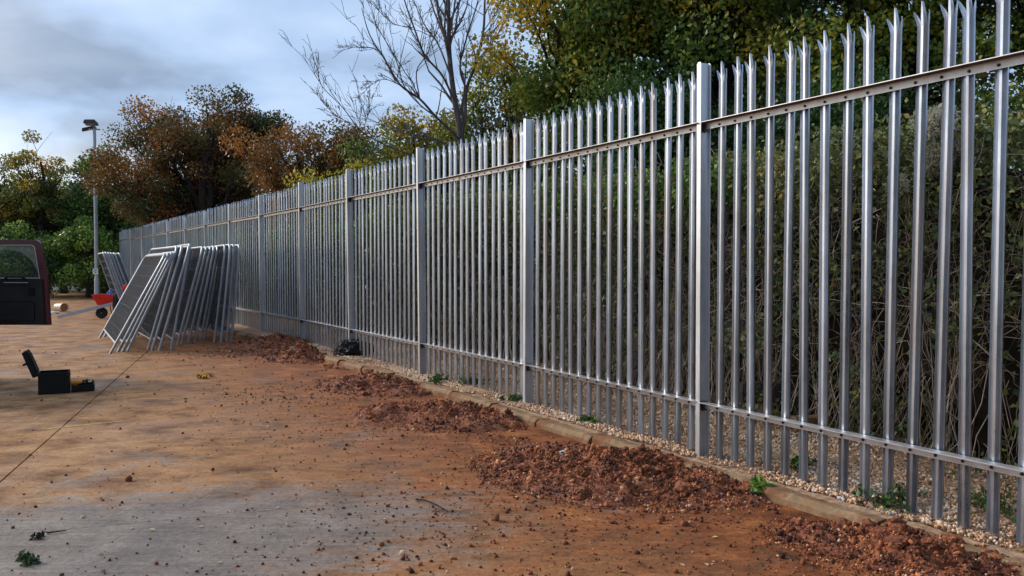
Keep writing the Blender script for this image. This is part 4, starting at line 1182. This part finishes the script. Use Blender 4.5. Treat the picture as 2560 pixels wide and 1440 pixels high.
# lining
lin = [(.02, zb + .03), (dn - .055, zb + .012), (wx - .035, zwaist - .03), (wx - .035, zwaist - .005), (.02, zwaist - .005)]
MB().prism(lin, -fwd / 2 - .028, -fwd / 2 - .003, 1).build('door_lining', M_GREYP, door, bevel=.008)
lw = wx - .06
MB().box((lw / 2 + .04, -fwd / 2 - .034, zb + (zwaist - zb) * .30), (lw * .72, .012, (zwaist - zb) * .42)).build('pocket_panel', M_GREYP, door, bevel=.01)
MB().box((wx - .19, -fwd / 2 - .034, zwaist - .19), (.10, .014, .11)).build('latch_recess', M_BLACK, door, bevel=.006)
gx0, gx1 = at(22, 690, DY).x - (xr - DW), at(72, 690, DY).x - (xr - DW)
gh = [(gx0, -fwd / 2 - .03, zwaist - .015), (gx0 + .015, -fwd / 2 - .075, zwaist + .012), (gx0 + .05, -fwd / 2 - .085, zwaist + .028), (gx1 - .05, -fwd / 2 - .085, zwaist + .028), (gx1 - .015, -fwd / 2 - .075, zwaist + .012), (gx1, -fwd / 2 - .03, zwaist - .015)]
MB().tube(gh, .013, 8).build('grab_handle', M_BLACK, door, smooth=True)
MB().box(((gx0 + gx1) / 2, -fwd / 2 - .036, zwaist - .07), (gx1 - gx0 + .09, .016, .045)).build('handle_ledge', M_GREYP, door, bevel=.006)
m, t, b = mat('dirty_glass')
b.inputs['Base Color'].default_value = (.75, .85, .82, 1); b.inputs['Roughness'].default_value = .03
b.inputs['Transmission Weight'].default_value = 0
g = nd(t, 'ShaderNodeTexCoord').outputs['Object']
tr = nd(t, 'ShaderNodeBsdfTransparent', inp={0: (.80, .88, .85, 1)}); gl = nd(t, 'ShaderNodeBsdfGlossy', inp={'Roughness': .03})
fr_ = nd(t, 'ShaderNodeFresnel', inp={0: 1.5}); mx = nd(t, 'ShaderNodeMixShader')
L(t, fr_.outputs[0], mx.inputs[0]); L(t, tr.outputs[0], mx.inputs[1]); L(t, gl.outputs[0], mx.inputs[2])
df = nd(t, 'ShaderNodeBsdfDiffuse', inp={0: (.55, .55, .48, 1)})
# dust outside the wiper's arc
sp_ = nd(t, 'ShaderNodeSeparateXYZ'); L(t, g, sp_.inputs[0])
rw = mth(t, 'SQRT', mth(t, 'ADD', mth(t, 'POWER', mth(t, 'ABSOLUTE', mth(t, 'SUBTRACT', sp_.outputs[0], .42)), 2), mth(t, 'POWER', mth(t, 'ABSOLUTE', mth(t, 'SUBTRACT', sp_.outputs[2], zwaist - .02)), 2)))
arc = ramp(t, rw, [(.43, (.05, .05, .05)), (.45, (.28, .28, .28))])
dn_ = mth(t, 'MULTIPLY', arc, ramp(t, noise_n(t, g, 14, 6), [(.3, (.6, .6, .6)), (.7, (1, 1, 1))]))
mx2 = nd(t, 'ShaderNodeMixShader'); L(t, dn_, mx2.inputs[0]); L(t, mx.outputs[0], mx2.inputs[1]); L(t, df.outputs[0], mx2.inputs[2])
L(t, mx2.outputs[0], t.nodes['Material Output'].inputs[0])
M_GLASS = m
MB().prism([(x, z) for x, z in inner], -.003, .003, 1).build('door_glass', M_GLASS, door)
M_SEAL = simple('pale_seal', (.36, .36, .32), .6)
il = inner + [inner[0]]
MB().tube([(x, -fwd / 2 - .002, z) for x, z in il], .007, 6).build('window_seal', M_SEAL, door)
MB().box(((gx0 + gx1) / 2, -fwd / 2 - .046, zwaist - .052), (gx1 - gx0 + .06, .010, .010)).build('ledge_trim', M_SEAL, door)
# outside of the door: spare wheel
sw = MB().lathe([(.18, 0), (.28, .01), (.31, .05), (.31, .17), (.28, .21), (.18, .22)], 28, Matrix.Rotation(-math.pi / 2, 3, 'X'), (.42, fwd / 2 + .01, zb + .33)).build('spare_wheel', M_TYRE, door, smooth=True)
MB().lathe([(.02, .10), (.17, .11), (.18, .221)], 24, Matrix.Rotation(-math.pi / 2, 3, 'X'), (.42, fwd / 2 + .01, zb + .33)).build('rim', M_RIM, sw, smooth=True)
# body, left of the hinge: its tail faces +x; y runs from the hinge side (0) to -1.7
bw = 1.68; bl = 4.1
prof = [(-.03, .52), (-.03, 1.15), (-.10, 1.92), (-2.6, 1.95), (-3.05, 1.32), (-4.05, 1.22), (-4.12, .55)]
mb = MB(); mb.prism([(x, z) for x, z in prof], -bw, -.0, 1)
body = mb.build('body', M_MAROON, car, bevel=.05, seg=3)
MB().box((-.022, -bw / 2, 1.18), (.02, bw - .24, 1.16)).build('rear_opening', M_BLACK, body)
for y in (.004, -bw - .004):
    MB().prism([(-.22, 1.22), (-.26, 1.82), (-1.25, 1.84), (-1.25, 1.22)], y - .008, y + .008, 1).build('side_window', M_BLACK, body)
    MB().prism([(-1.36, 1.22), (-1.36, 1.84), (-2.52, 1.84), (-2.90, 1.26)], y - .008, y + .008, 1).build('front_side_window', M_BLACK, body)
MB().box((.03, -bw / 2, .52), (.14, bw + .02, .16)).build('rear_bumper', M_GREYP, car, bevel=.02)
for y in (-.13, -bw + .13):
    MB().box((-.01, y, .98), (.03, .13, .30)).build('tail_light', M_RED, car, bevel=.01)
wm_t = MB().lathe([(.22, -.10), (.34, -.10), (.37, -.06), (.37, .06), (.34, .10), (.22, .10)], 28, Matrix.Rotation(math.pi / 2, 3, 'X')).mesh('wheel', M_TYRE, smooth=True)
wm_r = MB().lathe([(.03, -.085), (.20, -.08), (.22, -.095), (.22, .095), (.20, .08), (.03, .085)], 24, Matrix.Rotation(math.pi / 2, 3, 'X')).mesh('rim', M_RIM, smooth=True)
for x in (-.85, -3.3):
    for y in (-.10, -bw + .10):
        wo = new_obj('wheel', wm_t, car, (x, y, .37)); new_obj('rim', wm_r, wo)

# ================================================================== lamp column with two floodlights
lp = at(241, 640, 35.0)
lamp = empty('lamp_column', (lp.x, lp.y, 0)); tag(lamp, 'tall grey lamp column with two floodlights at the far end of the yard', 'lamp column')
MB().lathe([(.10, -.2), (.10, .95), (.085, 1.0), (.075, 1.05), (.065, 7.3), (.05, 7.45)], 16).build('column', M_LAMP, lamp, smooth=True)
MB().box((0, 0, 7.45), (.5, .06, .06)).build('head_bracket', M_LAMP, lamp, bevel=.01)
for (x, y, z, ry, rx) in ((-.08, -.12, 7.72, 0, -18), (-.33, .18, 7.52, -12, 14)):
    fl = MB().prism([(-.27, -.07), (.27, -.07), (.22, .08), (-.22, .08)], -.17, .17, 1).build('floodlight', M_LAMPH, lamp, bevel=.015, loc=(x, y, z), rot=(R(rx), R(ry), 0))
    MB().box((0, 0, -.073), (.44, .26, .008)).build('lens', M_LENS, fl)
sgn = empty('sign', (lp.x, lp.y - .09, 1.28)); tag(sgn, 'small white notice plate fixed on the lamp column', 'sign')
pl_ = MB().box((0, -.012, .0), (.23, .006, .25)).build('plate', M_SIGN, sgn, bevel=.002)
for (x, z, w_, h_) in ((0, .075, .16, .022), (0, .03, .12, .014), (-.02, .0, .13, .014), (.01, -.05, .07, .05)):
    MB().box((x, -.017, z), (w_, .003, h_)).build('print', M_INK, pl_)

# ================================================================== red barrow and odds and ends beyond the panels
bp = at(268, 760, 23.5)
bar = empty('wheelbarrow', (bp.x, bp.y, 0), R(8)); tag(bar, 'bright red wheelbarrow standing behind the leaning mesh panels', 'wheelbarrow')
mb = MB()
def ring(x0, x1, y, z): return [(x0, -y, z), (x1, -y, z), (x1, y, z), (x0, y, z)]
V = ring(-.22, .24, .16, .40) + ring(-.34, .30, .26, .70) + ring(-.32, .28, .245, .70) + ring(-.20, .22, .145, .42)
Q = []
for l in range(3):
    for i in range(4): Q.append((l * 4 + i, l * 4 + (i + 1) % 4, (l + 1) * 4 + (i + 1) % 4, (l + 1) * 4 + i))
mb.add(V, Q, (), [(3, 2, 1, 0), (12, 13, 14, 15)])
mb.build('tray', M_RED, bar, bevel=.012)
MB().tube([(-.34, -.26, .70), (.30, -.26, .70), (.30, .26, .70), (-.34, .26, .70), (-.34, -.26, .70)], .012, 6).build('tray_rim', M_RED, bar)
for y in (-.14, .14):
    MB().tube([(-.18, y * .45, .17), (-.12, y, .36), (.25, y * 1.3, .42), (.75, y * 1.8, .58)], .016, 6).build('handle', M_BLACK, bar, smooth=True)
    MB().tube([(.12, y, .38), (.20, y, .02), (.30, y, .02), (.32, y, .40)], .013, 6).build('leg', M_BLACK, bar, smooth=True)
wh = MB().lathe([(.07, -.04), (.14, -.045), (.165, -.02), (.165, .02), (.14, .045), (.07, .04)], 22, Matrix.Rotation(math.pi / 2, 3, 'X'), (-.16, 0, .165)).build('wheel', M_TYRE, bar, smooth=True)
MB().lathe([(.02, -.04), (.085, -.03), (.085, .03), (.02, .04)], 16, Matrix.Rotation(math.pi / 2, 3, 'X'), (-.16, 0, .165)).build('hub', M_WHITE, wh, smooth=True)
def lump(name, label, cat, c, sc, m, seed, rough=.35):
    bm = bmesh.new(); bmesh.ops.create_icosphere(bm, subdivisions=3, radius=1)
    for v in bm.verts:
        q = 1 + rough * fbm(v.co * 1.8 + Vector((seed, seed, 0)), 3)
        v.co = Vector((v.co.x * sc[0], v.co.y * sc[1], v.co.z * sc[2])) * q
    me = bpy.data.meshes.new(name); bm.to_mesh(me); bm.free(); me.materials.append(m)
    for p_ in me.polygons: p_.use_smooth = seed % 2 == 0
    return tag(new_obj(name, me, None, c), label, cat)
lump('blue_bag', 'small blue bag poking out of the red wheelbarrow', 'bag', (bp.x + .10, bp.y, .72), (.08, .09, .11), M_BLUE, 3, .7)
lump('rubble_sack', 'upright black rubble sack between the red wheelbarrow and the mesh panels', 'sack', (bp.x + .42, bp.y - .15, .40), (.17, .17, .42), M_SACK, 5, .22)
lump('red_cloth', 'scrap of red cloth caught on the small rear panel stack', 'cloth', tuple(at(314, 719, 21.8)), (.07, .03, .06), M_RED, 7, 1.1)
a = ground(145, 797); bnd = at(284, 763, 23.3)
dv = (bnd - a); ln = dv.length
pk = MB().prism([(-.03, -.045), (.03, -.045), (.03, .045), (-.03, .045)], 0, ln, 1)
rail = pk.build('steel_rail', M_SHEET, None, bevel=.004, loc=a + Vector((0, 0, .05)))
rail.rotation_euler = dv.to_track_quat('Y', 'Z').to_euler()
tag(rail, 'long pale metal strip propped from the ground up to the red wheelbarrow', 'metal strip')
bk_ = ground(152, 779)
bu = empty('bucket', (bk_.x, bk_.y, .14), R(-28)); tag(bu, 'cream bucket lying on its side near the end hedge', 'bucket')
MB().lathe([(.115, -.20), (.135, -.19), (.145, .17), (.155, .18), (.155, .20), (.138, .20), (.125, -.15)], 24, Matrix.Rotation(R(90), 3, 'Y')).build('pail', M_CREAM, bu, smooth=True)
MB().lathe([(.10, .10), (.134, .15), (.05, .17)], 20, Matrix.Rotation(R(90), 3, 'Y')).build('contents', M_BROWN, bu, smooth=True)
pp = ground(133, 784); lump('plastic_scrap', 'flat scrap of white plastic on the ground left of the bucket', 'plastic scrap', (pp.x, pp.y, .03), (.20, .12, .05), M_WHITE, 9, .3)
# timber blocks behind the fence
a = fence_pt(-1.05, 1.02)
tb = MB().box((0, 0, 0), (1.25, .16, .19)).build('timber_beam', M_TIMBER, None, bevel=.012, loc=(2.75, 7.35, .40), rot=(0, R(1.5), R(-4)))
tag(tb, 'dark timber beam lying on the bank behind the lower rail', 'timber')
tb2 = MB().box((0, 0, 0), (.34, .16, .12)).build('concrete_block', M_KERB, None, bevel=.012, loc=(2.62, 7.0, .20), rot=(0, 0, R(12)))
tag(tb2, 'small concrete block on the gravel below the dark timber beam', 'block')
p = ground(1405, 1137, .12); lump('white_stone', 'white stone on the left side of the largest soil heap', 'stone', (p.x, p.y, .13), (.032, .028, .024), M_WHITE, 11, .3)
def stick(label, pts, r):
    mb = MB().tube([tuple(Vector(q) ) for q in pts], np.linspace(r, r * .5, len(pts)), 5)
    o = mb.build('twig', M_BARK, None); tag(o, label, 'twig')
stick('thin curved twig lying on the concrete left of the largest soil heap', [ground(1040, 1248, .012), ground(1065, 1251, .016), ground(1092, 1262, .014), ground(1120, 1278, .010)], .007)
stick('short twig on the grey concrete above the torn-up weed', [ground(118, 1332, .008), ground(140, 1329, .012), ground(166, 1326, .008)], .006)
stick('thin twig lying on the concrete at the bottom right beside the nearest heap', [ground(1940, 1378, .01), ground(1980, 1390, .015), ground(2040, 1420, .01)], .005)
